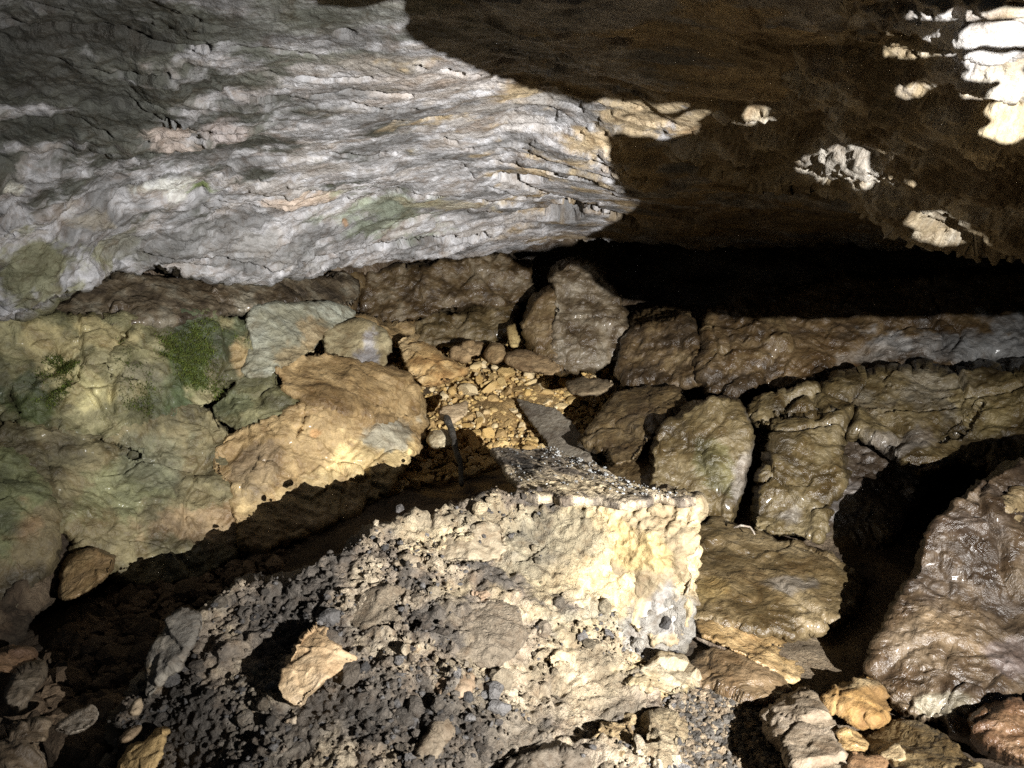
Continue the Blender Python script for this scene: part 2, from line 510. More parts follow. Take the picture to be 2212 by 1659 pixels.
def plate(name, outline, zs, thick, label, cat, pal, mat, grain=0.0, amp=1.0, cell=0.0026, seed=1.0, ragged=0.004, spots=(), group=None):
    """A thin flat piece: outline (pixels) dropped onto the plane through three (u, v, z) points, built on its own plane."""
    A, B, C = [P(np.array(float(u)), np.array(float(v)), t_of_z(float(u), float(v), z)) for u, v, z in zs]
    n = np.cross(B - A, C - A); n /= np.linalg.norm(n); n = n if n[2] > 0 else -n
    o, _ = resample(outline, 120)
    r = ray(o[:, 0], o[:, 1]); t = ((A - CAM) @ n) / (r @ n)
    w = CAM + r * t[:, None]; c0 = w.mean(0)
    e1 = np.linalg.svd(w - c0, full_matrices=False)[2][0]; e1 = e1 - n * (e1 @ n); e1 /= np.linalg.norm(e1); e2 = np.cross(n, e1)
    ab = np.stack([(w - c0) @ e1, (w - c0) @ e2], -1)
    q3 = np.concatenate([ab, np.full((len(ab), 1), seed)], 1)
    ab = ab + ragged * np.stack([fbm(q3 * 40, 3), fbm(q3 * 40 + 9, 3)], -1)
    lo = ab.min(0) - cell; hi = ab.max(0) + cell
    nu, nv = ((hi - lo) / cell).astype(int) + 2
    GU, GV = np.meshgrid(lo[0] + cell * np.arange(nu), lo[1] + cell * np.arange(nv))
    r_, c_ = np.where(inside(ab, GU[:-1, :-1] + cell / 2, GV[:-1, :-1] + cell / 2))
    q = np.stack([r_ * nu + c_, r_ * nu + c_ + 1, (r_ + 1) * nu + c_ + 1, (r_ + 1) * nu + c_], -1)
    used, inv = np.unique(q, return_inverse=True); q = inv.reshape(-1, 4)
    g = np.stack([GU.ravel()[used], GV.ravel()[used]], -1); m = len(g)
    e = np.concatenate([q[:, [0, 1]], q[:, [1, 2]], q[:, [2, 3]], q[:, [3, 0]]])
    ks = np.sort(e, 1); _, idx, cnt = np.unique(ks[:, 0].astype(np.int64) * m + ks[:, 1], return_index=True, return_counts=True)
    be = e[idx[cnt == 1]]; bv = np.unique(be)
    dist, near = polydist(ab, g, True); g[bv] = near[bv]; dist[bv] = 0
    g3 = np.concatenate([g, np.full((m, 1), seed)], 1)
    fib = np.stack([g[:, 0] * 5 + seed, g[:, 1] * 80 + 1.5 * perlin(g3 * 7), np.full(m, seed)], -1)
    h = amp * (0.004 * fbm(g3 * 9, 3) + 0.0016 * fbm(g3 * 60, 3)) - 0.004 * (1 - sstep(0, 0.006, dist))
    if grain:
        k = terrace(fbm(fib * np.array([.5, .22, 1]) + 4, 3) * 3.2, 0.12)
        h = h + grain * (0.0030 * ridged(fib, 2) + 0.0055 * k)
    top = c0 + g[:, :1] * e1 + g[:, 1:] * e2 + n * h[:, None]
    bot = top - n * (thick + h * 0.6)[:, None]
    side = np.stack([be[:, 1], be[:, 0], be[:, 0] + m, be[:, 1] + m], -1)
    pos = np.concatenate([top, bot]); quads = np.concatenate([q, q[:, ::-1] + m, side])
    u, v, _ = project(pos)
    pc = np.concatenate([fib * np.array([.35, .12, 1]) if grain else g3 * 3] * 2)
    col = paint(pc, np.stack([u, v], -1), pal, spots, 2.5, seed)
    org = pos.mean(0); org[2] = pos[:, 2].min()
    me = mk_mesh(name, pos - org, quads); set_col(me, col)
    return link(name, me, mat, label=label, cat=cat, loc=org, group=group), top, n, np.stack([u, v], -1)[:m], m

LW = "rocks of the left wall"; BW = "blocks of the back wall"; RW = "clay covered rocks of the right wall"; LS = "loose stones on the dirt heap"; RS = "loose stones on the right floor"
# palettes (albedo)
TAN = [(0.17,0.12,0.06),(0.26,0.19,0.10),(0.34,0.26,0.15),(0.40,0.31,0.18)]
OLIVE = [(0.09,0.083,0.045),(0.15,0.137,0.075),(0.22,0.198,0.115),(0.31,0.275,0.17)]
BROWN = [(0.05,0.035,0.02),(0.085,0.06,0.033),(0.125,0.09,0.05),(0.17,0.13,0.075)]
DARKBROWN = [(0.04,0.03,0.02),(0.07,0.05,0.033),(0.10,0.075,0.05),(0.14,0.105,0.07)]
GREY = [(0.12,0.11,0.10),(0.19,0.18,0.17),(0.27,0.26,0.25),(0.34,0.33,0.32)]
GOLD = [(0.30,0.19,0.07),(0.40,0.27,0.11),(0.48,0.35,0.17),(0.55,0.43,0.25)]
GREENM = (0.07,0.10,0.03); DKGREEN = (0.06,0.075,0.04); CLAY = (0.36,0.36,0.33); BLUEG = (0.27,0.27,0.29)

# ------------------------------------------------------------------ setting: ceiling, walls, floor
def grid_quads(r, c):
    i, j = np.meshgrid(np.arange(r - 1), np.arange(c - 1), indexing='ij')
    return np.stack([i * c + j, i * c + j + 1, (i + 1) * c + j + 1, (i + 1) * c + j], -1).reshape(-1, 4)

CEIL_CTRL = [(-500,-700,0.85),(1100,-700,0.72),(2700,-700,0.8),
    (-300,0,1.1),(0,0,1.2),(550,0,1.25),(1100,0,1.28),(1700,0,1.2),(2212,0,1.12),(2600,0,1.0),
    (0,300,1.55),(280,300,1.7),(550,300,1.85),(1100,300,2.15),(1700,300,1.95),(2212,300,1.6),(2600,300,1.4),
    (0,480,1.72),(0,690,1.85),(120,640,1.88),(210,600,1.98),(250,560,2.1),(560,590,2.45),(800,570,2.85),(1000,550,3.15),(1220,525,3.25),
    (1500,532,3.2),(1900,530,3.0),(2212,540,2.8),(2600,560,2.5),(-400,600,1.6)]
ceil_t = depth_fn(CEIL_CTRL)
edge_u = np.array([-500,-200,0,60,130,200,235,260,330,400,560,640,700,800,900,1000,1100,1160,1220,1300,1500,1700,1900,2100,2212,2700])
edge_v = np.array([ 740, 710,690,676,645,608,582,575,583,590,596,590,582,570,558,548,540,532,525,531,530,526,532,540,545,560])

def build_ceiling():
    us = np.concatenate([np.linspace(-500, -40, 60, endpoint=False), np.linspace(-40, 2252, 830), np.linspace(2252, 2700, 60)[1:]])
    ev = np.interp(us, edge_u, edge_v)
    ev = ev + 9 * fbm(np.stack([us / 30, us * 0, us * 0 + 3.3], -1), 4) + 2 * fbm(np.stack([us / 9, us * 0, us * 0 + 8.3], -1), 2)
    ss = np.concatenate([np.linspace(-700, -40, 90, endpoint=False), np.linspace(-40, 560, 330)])
    rows = []
    for k, s in enumerate(ss):
        f = (s + 700) / 1260.0
        v = np.where(s < 300, s, 300 + (s - 300) / 260.0 * (ev - 300))
        rows.append((us, v, ceil_t(us, v)))
    tl = rows[-1][2]
    for k in range(1, 26):                       # the back of the edge: rounds over and runs on above the void
        x = k / 25.0
        rows.append((us, ev - 2 * k - 26 * x * x, tl + 0.018 * k * (1 + 2.2 * x)))
    uv = np.concatenate([np.stack([r[0], r[1]], -1) for r in rows]); t = np.concatenate([r[2] for r in rows])
    pos = P(uv[:, 0], uv[:, 1], t)
    q = grid_quads(len(rows), len(us))
    nrm = vnormals(pos, q)
    m = len(us) * 200 + 400
    if nrm[m] @ (CAM - pos[m]) < 0:
        q = q[:, ::-1]; nrm = -nrm
    p = pos
    # layered, flaking limestone: terraces of a noise drawn out along the bedding
    ang = 0.22
    R = np.array([[math.cos(ang), -math.sin(ang), 0], [math.sin(ang), math.cos(ang), 0], [0, 0, 1.0]])
    w = np.stack([perlin(p * 2.3), perlin(p * 2.3 + 5), p[:, 0] * 0], -1) * 0.10
    g = (p + w) @ R
    n = fbm(g * np.array([1.3, 2.9, 2.9]), 5, gain=0.5)
    n2 = fbm(g * np.array([4.5, 10, 10]) + 31, 4, gain=0.55)
    n3 = ridged(g * np.array([10, 60, 60]) + 7, 3)
    leftrough = sstep(900, 0, uv[:, 0])
    low = sstep(430, 560, uv[:, 1]) * sstep(1500, 900, uv[:, 0])
    f1, f2, cc = worley(g * np.array([9, 20, 20]))
    n4 = fbm(g * np.array([13, 30, 30]) + 3, 4, gain=0.6)
    brk = sstep(-0.05, 0.25, fbm(p * 1.9 + 40, 2))
    h = (0.002 + 0.009 * brk) * terrace(n * 4.2, 0.04) + 0.004 * n + 0.0026 * terrace(n2 * 3.6, 0.07) * (0.2 + 0.8 * brk) + 0.0030 * n4 + 0.0005 * n3
    h1, e1 = fracture(g * np.array([1, 2.2, 2.2]), 2.6); h = h + 0.020 * h1 * sstep(0, .04, e1) + 0.030 * fbm(p * 1.6 + 3, 2)
    h = h + leftrough * (0.028 * fbm(p * 6 + 11, 4) + 0.010 * fbm(p * 24, 3))
    h = h + low * (0.012 * (cc - 0.5) * sstep(0.0, 0.2, f2 - f1)) + 0.0016 * fbm(p * 90, 2)
    h = h * np.clip((t - 0.3) / 1.3, 0.4, 1.0)
    # hollows with broken edges
    for (u0, v0, ru, rv, dp) in [(1225,462,46,20,-0.10),(1130,378,60,10,-0.04),(745,68,26,10,-0.05),(320,608,30,12,-0.05)]:
        d = np.hypot((uv[:, 0] - u0) / ru, (uv[:, 1] - v0) / rv) + 0.5 * fbm(p * 14 + 2, 3)
        h = h + dp * (1 - sstep(0.75, 1.0, d))
    # open bedding cracks
    for pl, wd, dp in [([(0,62),(130,66),(250,62),(300,82),(450,86)],9,-.05),([(500,90),(640,110),(690,122)],5,-.03),([(350,215),(420,245),(500,250)],7,-.04),
                       ([(540,190),(640,200),(760,190),(890,205)],5,-.035),([(760,215),(830,240),(900,242)],5,-.03),([(965,310),(1020,322)],5,-.03),([(1060,345),(1170,352),(1300,372)],6,-.05),
                       ([(1085,375),(1150,400),(1260,450),(1380,490)],7,-.05),([(1170,420),(1250,455),(1330,480)],5,-.04),([(1000,355),(1025,385),(1100,410)],3,-.02),([(830,265),(880,275),(1000,265)],4,-.03),
                       ([(0,20),(60,12),(160,30)],7,-.04),([(290,208),(345,222),(380,238)],6,-.04),([(1280,325),(1340,345),(1400,352)],5,-.04),([(700,335),(800,350),(860,345)],4,-.03),([(560,150),(700,165),(800,160)],6,-.04),([(880,130),(960,150),(1040,170)],5,-.04),([(640,420),(700,432)],4,-.03),([(900,430),(1010,425),(1090,440)],4,-.03),([(100,120),(240,140),(360,130)],6,-.05),([(30,250),(150,240),(230,262)],6,-.04),([(640,555),(760,545),(900,520),(1050,500)],6,-.04),([(300,545),(450,560),(600,570)],6,-.03)]:
        pl = np.array(pl, float); dm = np.full(len(uv), 1e9)
        for k in range(len(pl) - 1):
            A, B = pl[k], pl[k + 1]; ab = B - A
            hh = np.clip(((uv - A) @ ab) / (ab @ ab), 0, 1)
            dm = np.minimum(dm, np.linalg.norm(uv - A - hh[:, None] * ab, axis=1))
        dm = dm + 8 * np.abs(fbm(p * 16 + 8, 3))
        h = h + 1.3 * dp * (1 - sstep(wd * 0.5, wd * 1.0, dm))
    pos = pos + nrm * h[:, None]
    pal = [(0.16,0.16,0.165),(0.25,0.25,0.262),(0.33,0.33,0.348),(0.42,0.42,0.445),(0.33,0.315,0.31)]
    spots = [(120,170,560,250,(0.055,0.058,0.046),0.92),(560,50,420,80,(0.11,0.115,0.098),0.75),(40,60,330,140,(0.055,0.055,0.05),.8),(120,560,140,90,(0.17,0.17,0.09),0.85),
             (370,265,60,34,(0.43,0.37,0.34),.9),(470,245,60,24,(0.38,0.34,0.34),.7),(360,418,75,20,(0.55,0.56,0.54),.95),(440,424,45,10,(0.11,0.15,0.04),.9),
             (170,470,75,40,(0.36,0.32,0.25),.6),(20,380,30,20,(0.5,0.5,0.46),.9),(620,450,120,14,(0.45,0.36,0.29),.7),(840,480,110,45,(0.17,0.20,0.14),.75),(980,450,90,12,(0.42,0.38,0.26),.6),
             (950,180,260,60,(0.31,0.28,0.26),.6),(1150,240,220,30,(0.36,0.335,0.31),.6),(460,540,230,40,(0.16,0.16,0.16),.7),(1600,200,420,260,(0.36,0.28,0.165),.85),(2100,250,330,330,(0.40,0.33,0.23),.8),  # browns on the right are raised to lighten the shaded half
             (1600,480,420,70,(0.22,0.165,0.095),.8),(750,493,7,5,(0.36,0.24,0.15),.9)]
    col = paint(p @ R * np.array([0.8, 1.5, 1.5]), uv, pal, spots, 5.0, 1.0)
    me = mk_mesh("cave_ceiling", pos, q); set_col(me, col)
    return link("cave_ceiling", me, M_CEIL, kind="structure", label="low sloping layered grey limestone ceiling of the cave")
ceiling = build_ceiling()

_cb = [(1440,330),(1560,230),(1750,90),(1900,-80),(2200,-200),(2550,-200)]
rock("ceiling_bulge", [(1440,335),(1560,352),(1640,356),(1740,385),(1830,440),(1870,455),(1960,505),(2040,536),(2110,548),(2212,532),(2420,520),(2550,400),(2550,-200),(2200,-200),(1900,-80),(1750,90),(1560,230)],
     [(u, v, float(ceil_t(np.array([float(u)]), np.array([float(v)]))[0]) + 0.05) for u, v in _cb] + [(1640,345,2.1),(1830,430,2.0),(1960,500,1.95),(2110,545,1.86),(2420,520,1.6),(2212,300,1.42),(2000,300,1.58),(1800,300,1.75),(2150,60,1.12)],
     bulge=0.02, thick=0.3, rim=10, style='strata', amp=0.8, cell=3.6,
     pal=[(0.22,0.175,0.11),(0.30,0.245,0.165),(0.38,0.33,0.25),(0.42,0.39,0.34)], spots=[(2170,230,50,70,(0.5,0.42,0.28),.9),(2040,490,60,40,(0.5,0.46,0.38),.8),(1830,360,80,50,(0.42,0.4,0.37),.8),(2100,80,200,80,(0.45,0.45,0.47),.7)],  # pale spots paint the lamp's light patches whiter
     mat=M_CEIL, parent=ceiling, seed=4.2)

def build_floor():
    xs = np.linspace(-2.6, 2.6, 330); ys = np.linspace(0.3, 4.6, 280)
    X, Y = np.meshgrid(xs, ys)
    p = np.stack([X.ravel(), Y.ravel(), np.zeros(X.size)], -1)
    u, v, d = project(p)
    z = -0.015 + 0.03 * fbm(p * 2.5, 3) + 0.014 * ridged(p * 9, 3) + 0.006 * fbm(p * 30, 3)
    z = z + 0.22 * sstep(2.6, 3.6, p[:, 1]) * sstep(-1.0, -0.5, p[:, 0]) * sstep(1.1, 0.6, p[:, 0])
    z = z - 0.06 * sstep(-0.35, -0.7, p[:, 0]) * sstep(2.3, 1.8, p[:, 1])
    p[:, 2] = z
    uv = np.stack([u, v], -1)
    q = grid_quads(len(ys), len(xs))
    col = paint(p, uv, DARKBROWN, [(1740,1420,120,110,(0.13,0.10,0.065),1),(1050,900,260,160,(0.34,0.23,0.10),1),(1560,1600,150,120,(0.07,0.065,0.06),.9),(700,1200,300,120,(0.10,0.07,0.04),.8)], 6)
    me = mk_mesh("cave_floor", p, q); set_col(me, col)
    return link("cave_floor", me, M_DIRT, kind="structure", label="dark damp dirt floor of the cave")
floor = build_floor()

def build_wall():
    # one curved backing face behind all the loose blocks, left to right
    cu = np.linspace(-900, 3200, 260); cv = np.linspace(380, 1500, 120)
    U, V = np.meshgrid(cu, cv)
    T = depth_fn([(-900,700,1.7),(0,700,2.15),(0,1200,2.05),(300,700,2.5),(600,640,3.0),(600,1100,2.7),(900,640,3.7),(900,900,3.8),(1150,620,3.95),(1150,800,3.95),(1400,700,3.6),(1500,1000,2.95),(1700,700,3.25),(1700,1000,2.7),
                  (2212,700,2.95),(2212,1000,2.55),(2000,1200,2.3),(2212,1400,2.1),(3200,700,2.3),(3200,1200,1.9)])(U, V)
    p = P(U.ravel(), V.ravel(), T.ravel()); q = grid_quads(len(cv), len(cu))
    n = vnormals(p, q)
    if n[260 * 60 + 130] @ (CAM - p[260 * 60 + 130]) < 0: q = q[:, ::-1]; n = -n
    uv = np.stack([U.ravel(), V.ravel()], -1)
    p2 = displace(p, n, 'mud', 1.5, 3.0, uv)
    me = mk_mesh("cave_wall", p2, q); set_col(me, paint(p, uv, DARKBROWN, [(150,660,420,40,(0.10,0.075,0.055),1)], 6))
    return link("cave_wall", me, M_WET, kind="structure", label="dark muddy back wall behind the blocks")
wall = build_wall()

# ------------------------------------------------------------------ rocks of the left wall
def R_(outline, ctrl, label, name="rock", cat="rock", group=None, **k):
    if group in (BW, RW): k.setdefault('cha', 0); k.setdefault('grow', 6.0); k.setdefault('ragged', 5.0)
    return rock(name, outline, ctrl, label=label, cat=cat, group=group, **k)

# brown ledge under the ceiling
R_([(-60,695),(60,678),(140,648),(225,600),(330,596),(560,598),(700,590),(770,600),(775,640),(745,662),(640,655),(540,668),(420,690),(300,700),(120,712),(-60,720)],
   [(-60,700,2.05),(300,640,2.4),(560,630,2.75),(770,630,3.15),(300,700,2.3),(745,662,3.0)], "dark brown wet ledge directly below the left ceiling edge", name="rock_ledge", group=LW,
   bulge=0.05, thick=0.2, style='mud', amp=0.8, pal=[(0.06,0.045,0.035),(0.10,0.075,0.055),(0.15,0.115,0.085),(0.21,0.18,0.15)], mat=M_WET)
lw_t = depth_fn([(-60,700,1.98),(300,700,2.28),(300,800,2.2),(530,740,2.52),(640,720,2.66),(760,690,2.93),(-60,950,1.90),(200,920,2.08),(470,850,2.38),(600,800,2.48),(900,860,2.72),(700,870,2.45),(470,990,2.24),(900,920,2.66),
                 (520,1110,2.16),(870,1000,2.48),(700,1070,2.30),(260,1200,1.95),(450,1170,2.08),(0,1100,1.80),(0,1330,1.68),(520,1180,2.12),(260,1280,1.92)])
def lw(d=0.0):
    return lambda u, v: lw_t(u, v) + d
LK = dict(group=LW, nseed=3.0, rim=8.0, thick=0.3, style='mud', grow=15.0, ragged=7.0)
MOSS_ROCK = R_([(-60,705),(120,700),(300,692),(430,688),(534,688),(545,750),(530,800),(480,842),(440,874),(370,888),(300,905),(238,938),(150,935),(110,908),(60,920),(30,885),(-60,895)],
   lw(0.004), "big olive rock with a bright green moss patch on the left wall", bulge=0.016, facet=0.02, amp=1.0,
   pal=OLIVE, spots=[(410,790,58,75,GREENM,.95),(450,730,100,60,DKGREEN,.85),(80,890,45,40,(0.07,0.09,0.03),.9),(130,830,90,30,DKGREEN,.8),(170,740,120,45,(0.34,0.29,0.15),.8),(190,850,60,60,(0.40,0.36,0.19),.85),(350,850,70,50,DKGREEN,.7),(300,810,60,40,(0.13,0.12,0.08),.8),(520,770,22,40,(0.36,0.27,0.14),.8)],
   cracks=[([(285,700),(260,740),(230,790),(175,800),(100,860)],10,.03),([(230,810),(330,840),(400,830)],6,.03),([(22,850),(35,880),(42,905)],13,.10)], **LK)
R_([(530,668),(640,655),(745,664),(765,684),(702,712),(694,738),(658,772),(605,800),(560,812),(520,815),(542,760)],
   lw(-0.004), "pale grey clay smeared rock right of the mossy rock", bulge=0.016, facet=0.02, amp=0.7, pal=[(0.25,0.235,0.19),(0.32,0.31,0.27),(0.38,0.38,0.35)], spots=[(640,770,70,30,(0.30,0.24,0.14),.9),(690,720,30,30,(0.3,0.23,0.13),.8)], **LK)
R_([(692,722),(730,704),(770,690),(812,706),(836,722),(834,796),(800,790),(775,788),(745,772),(705,760)], [(692,740,2.76),(836,740,2.80),(760,790,2.70)],
   "pale tan square stone with a blue grey stain jutting from the left wall", group=LW, bulge=0.016, thick=0.3, rim=7, style='block', amp=0.5, pal=TAN[1:], spots=[(800,755,32,38,(0.29,0.28,0.29),.95)], mat=M_STONE, facet=0.03)
R_([(470,850),(520,812),(600,795),(602,830),(640,855),(662,880),(600,905),(505,938),(450,880)], lw(0.012), "olive brown rock wedged below the mossy rock", bulge=0.016, facet=0.02, pal=OLIVE[:3], amp=0.9, spots=[(500,860,50,30,DKGREEN,.6)], **LK)
R_([(596,795),(650,766),(720,768),(790,790),(880,815),(905,850),(915,885),(880,905),(780,900),(668,878),(640,850),(608,830)], lw(-0.018),
   "flat topped tan rock overhanging the large golden rock", bulge=0.016, facet=0.02, amp=0.9, pal=TAN[:3], **LK)
R_([(462,985),(500,935),(600,905),(660,874),(760,885),(900,880),(922,915),(906,965),(870,1000),(840,1050),(700,1130),(520,1190),(512,1110),(505,1050),(470,1020)], lw(-0.006),
   "large golden tan rock with a grey stain, foot in the gravel", bulge=0.016, facet=0.02, amp=0.9, pal=TAN[1:], spots=[(800,1010,160,60,(0.52,0.40,0.20),.9),(640,1070,170,50,(0.46,0.35,0.18),.8),(830,920,60,45,(0.27,0.26,0.21),.85),(550,1000,70,50,(0.18,0.13,0.075),.85),(565,1040,45,35,(0.17,0.125,0.07),.8),(680,935,25,15,(0.42,0.24,0.10),.8)],
   cracks=[([(662,872),(655,910),(640,945)],6,.05),([(520,1060),(560,1000),(610,1010)],5,.02)], **LK)
R_([(-40,935),(60,928),(180,945),(240,940),(300,905),(370,888),(440,875),(505,938),(468,985),(505,1050),(520,1180),(450,1235),(330,1260),(270,1260),(195,1168),(110,1110),(50,1000),(-40,990)],
   lw(0.008), "broad brown and olive boulder at the foot of the left wall", bulge=0.016, facet=0.02, amp=1.0,
   pal=[(0.10,0.085,0.05),(0.16,0.135,0.08),(0.21,0.175,0.105),(0.26,0.215,0.13)], spots=[(250,1070,110,70,(0.18,0.19,0.10),.7),(350,1000,80,50,(0.14,0.14,0.09),.7),(400,1140,110,40,(0.27,0.19,0.11),.7),(120,970,90,40,(0.10,0.085,0.05),.8)],
   cracks=[([(195,945),(250,962),(300,985)],7,.035),([(100,1000),(120,1070)],8,.03),([(480,905),(500,930)],6,.03)], **LK)
R_([(-80,985),(40,985),(75,1030),(105,1100),(108,1190),(70,1260),(20,1340),(-80,1400)], lw(-0.008), "green stained dark rock cut by the left frame edge", bulge=0.016, facet=0.02, amp=0.9,
   pal=[(0.08,0.065,0.045),(0.13,0.10,0.06),(0.19,0.15,0.09)], spots=[(15,1080,70,110,(0.11,0.13,0.06),.7),(60,1150,40,40,(0.2,0.13,0.07),.6)], **LK)
R_([(105,1120),(190,1165),(180,1200),(130,1210),(120,1280),(60,1340),(20,1390),(-60,1430),(-60,1330),(40,1270),(85,1200)], [(100,1150,1.9),(120,1270,1.85),(-60,1400,1.6)], "dark brown dirt bank in the left corner below the green rock", name="dirt_bank", cat="dirt", bulge=0.04, thick=0.3, style='dirt', amp=0.7, pal=DARKBROWN, mat=M_DIRT)
R_([(135,1215),(165,1190),(215,1185),(250,1205),(245,1235),(215,1255),(190,1280),(128,1300)], [(135,1215,1.86),(250,1210,1.86),(130,1300,1.76)], "brown angular stone half in shadow at the foot of the left wall", cat="stone", group=LW, bulge=0.06, thick=0.15, style='block', amp=0.5, pal=[(0.16,0.10,0.05),(0.22,0.14,0.07),(0.28,0.19,0.10)])
R_([(-30,1420),(40,1400),(75,1405),(72,1440),(40,1460),(-30,1450)], [(-30,1420,1.42),(75,1410,1.5),(20,1450,1.42)], "reddish brown flat stone in the dark lower left corner", cat="stone", bulge=0.03, thick=0.06, style='block', amp=0.4, pal=[(0.11,0.07,0.05),(0.17,0.11,0.07)], group="stones in the dark trench")
R_([(5,1505),(35,1450),(70,1435),(90,1425),(95,1460),(75,1490),(45,1538),(20,1520)], [(5,1505,1.34),(90,1430,1.44),(45,1535,1.32)], "grey angular stone below the reddish one in the lower left", cat="stone", bulge=0.03, thick=0.06, style='block', amp=0.4, pal=[(0.10,0.085,0.07),(0.16,0.14,0.12)], group="stones in the dark trench")
R_([(-60,1720),(-60,1600),(20,1580),(60,1568),(105,1575),(90,1610),(60,1650),(20,1700)], [(-60,1650,1.1),(100,1575,1.2),(20,1690,1.08)], "ribbed dark stone in the bottom left corner", cat="stone", bulge=0.04, thick=0.08, style='strata', amp=0.7, pal=[(0.07,0.055,0.04),(0.13,0.105,0.08),(0.22,0.18,0.14)], group="stones in the dark trench")
R_([(112,1575),(150,1548),(172,1535),(200,1528),(216,1545),(190,1575),(150,1585)], [(112,1575,1.2),(216,1540,1.25),(150,1585,1.18)], "pinkish pale stone lying alone in the dark trench", cat="stone", bulge=0.02, thick=0.05, style='block', amp=0.3, pal=[(0.30,0.25,0.20),(0.38,0.33,0.27)], mat=M_STONE, cell=3, group="stones in the dark trench")
R_([(275,1540),(290,1518),(306,1505),(308,1525),(292,1545)], [(275,1540,1.2),(306,1505,1.24),(292,1545,1.2)], "small upright pale chip beside the dark trench", cat="stone", bulge=0.01, thick=0.03, style='block', amp=0.2, pal=[(0.36,0.28,0.19),(0.42,0.34,0.24)], mat=M_STONE, cell=2.6, group="stones in the dark trench")
R_([(258,1600),(275,1578),(308,1565),(300,1580),(275,1600)], [(258,1600,1.15),(308,1565,1.19),(275,1600,1.15)], "small brown chip below the upright pale chip", cat="stone", bulge=0.01, thick=0.03, style='block', amp=0.2, pal=[(0.26,0.19,0.12),(0.32,0.25,0.17)], mat=M_STONE, cell=2.6, group="stones in the dark trench")

# ------------------------------------------------------------------ blocks of the back wall
R_([(655,610),(710,598),(785,585),(792,600),(772,625),(768,680),(735,655),(690,630)], [(655,620,3.1),(790,600,3.5),(760,670,3.3)], "small brown block left of the crack under the ceiling", group=BW, bulge=0.05, thick=0.3, style='plain', pal=BROWN, mat=M_WET)
R_([(782,622),(800,596),(860,582),(1000,562),(1090,553),(1142,575),(1148,630),(1120,652),(1070,652),(1000,664),(900,684),(835,694),(778,680)], [(782,640,3.45),(1140,600,3.55),(900,690,3.42)],
   "long brown slab with pale streaks under the ceiling of the back wall", group=BW, bulge=0.07, thick=0.3, style='plain', amp=0.9, pal=[(0.059,0.042,0.024),(0.094,0.068,0.038),(0.130,0.098,0.059),(0.178,0.151,0.113)], mat=M_WET, pscale=11)
R_([(690,712),(780,690),(835,696),(900,688),(890,720),(900,742),(850,738),(815,715),(770,700)], [(690,712,2.98),(900,690,3.4),(850,738,3.2)], "tan ledge running below the long brown slab", name="rock_ledge", group=BW, bulge=0.04, thick=0.3, style='plain', pal=TAN[1:])
R_([(890,695),(960,680),(1080,658),(1120,655),(1105,700),(1085,742),(1020,740),(960,742),(905,742)], [(890,700,3.42),(1110,680,3.5),(1000,742,3.38)], "olive brown block below the long slab, above the gravel", group=BW, bulge=0.06, thick=0.3, style='plain', pal=[(0.071,0.054,0.026),(0.113,0.086,0.045),(0.154,0.122,0.068),(0.195,0.166,0.113)], mat=M_WET, pscale=11)
R_([(862,742),(882,728),(905,738),(945,762),(1008,802),(960,822),(918,832),(890,812),(868,775)], [(862,742,2.98),(1008,802,2.85),(918,832,2.75)], "long orange tan wedge shaped stone lying at the gravel's upper left", name="stone", cat="stone", group="large stones at the head of the gravel", bulge=0.05, thick=0.15, rim=8, facet=0.12, style='block', amp=0.5, cha=0, pal=[(0.30,0.18,0.07),(0.40,0.27,0.12),(0.47,0.35,0.19)], mat=M_STONE, cell=2.8)
R_([(975,752),(1020,738),(1045,742),(1040,765),(1000,778),(975,772)], [(975,760,3.1),(1045,745,3.15),(1000,778,3.05)], "tan stone at the foot of the olive block", name="stone", cat="stone", group="large stones at the head of the gravel", bulge=0.04, thick=0.1, rim=6, facet=0.1, style='block', amp=0.4, cha=0, pal=[(0.24,0.165,0.085),(0.33,0.235,0.13)], mat=M_STONE, cell=2.8)
R_([(1048,760),(1062,742),(1085,745),(1092,770),(1070,785),(1050,780)], [(1048,760,3.1),(1090,750,3.1),(1070,785,3.02)], "rounded brown stone right of the tan stone under the olive block", name="stone", cat="stone", group="large stones at the head of the gravel", bulge=0.04, thick=0.1, rim=8, facet=0.1, style='plain', amp=0.4, pal=[(0.25,0.17,0.085),(0.33,0.24,0.13)], mat=M_STONE, cell=2.8)
R_([(1095,705),(1112,700),(1125,730),(1120,752),(1098,748)], [(1095,705,3.25),(1125,735,3.2),(1098,750,3.15)], "small yellowish upright stone beside the dark gap", name="stone", cat="stone", group="large stones at the head of the gravel", bulge=0.03, thick=0.08, rim=6, facet=0.1, style='block', amp=0.4, cha=0, pal=[(0.26,0.19,0.08),(0.34,0.26,0.12)], mat=M_STONE, cell=2.6)
R_([(1088,770),(1130,755),(1180,770),(1215,795),(1190,812),(1120,800)], [(1088,770,3.05),(1215,795,2.95),(1120,800,2.95)], "brown flat stone below the rock column", name="stone", cat="stone", group="large stones at the head of the gravel", bulge=0.03, thick=0.08, rim=6, facet=0.1, style='plain', amp=0.4, pal=[(0.17,0.115,0.06),(0.25,0.175,0.095)], mat=M_STONE, cell=2.8)
R_([(1218,830),(1250,815),(1305,818),(1330,830),(1300,850),(1240,855)], [(1218,835,2.85),(1330,830,2.8),(1250,855,2.75)], "oval dark brown stone right of the gravel's middle", name="stone", cat="stone", group="large stones at the head of the gravel", bulge=0.03, thick=0.06, rim=8, facet=0.06, style='plain', amp=0.4, pal=[(0.13,0.10,0.06),(0.19,0.145,0.09)], mat=M_STONE, cell=2.8)
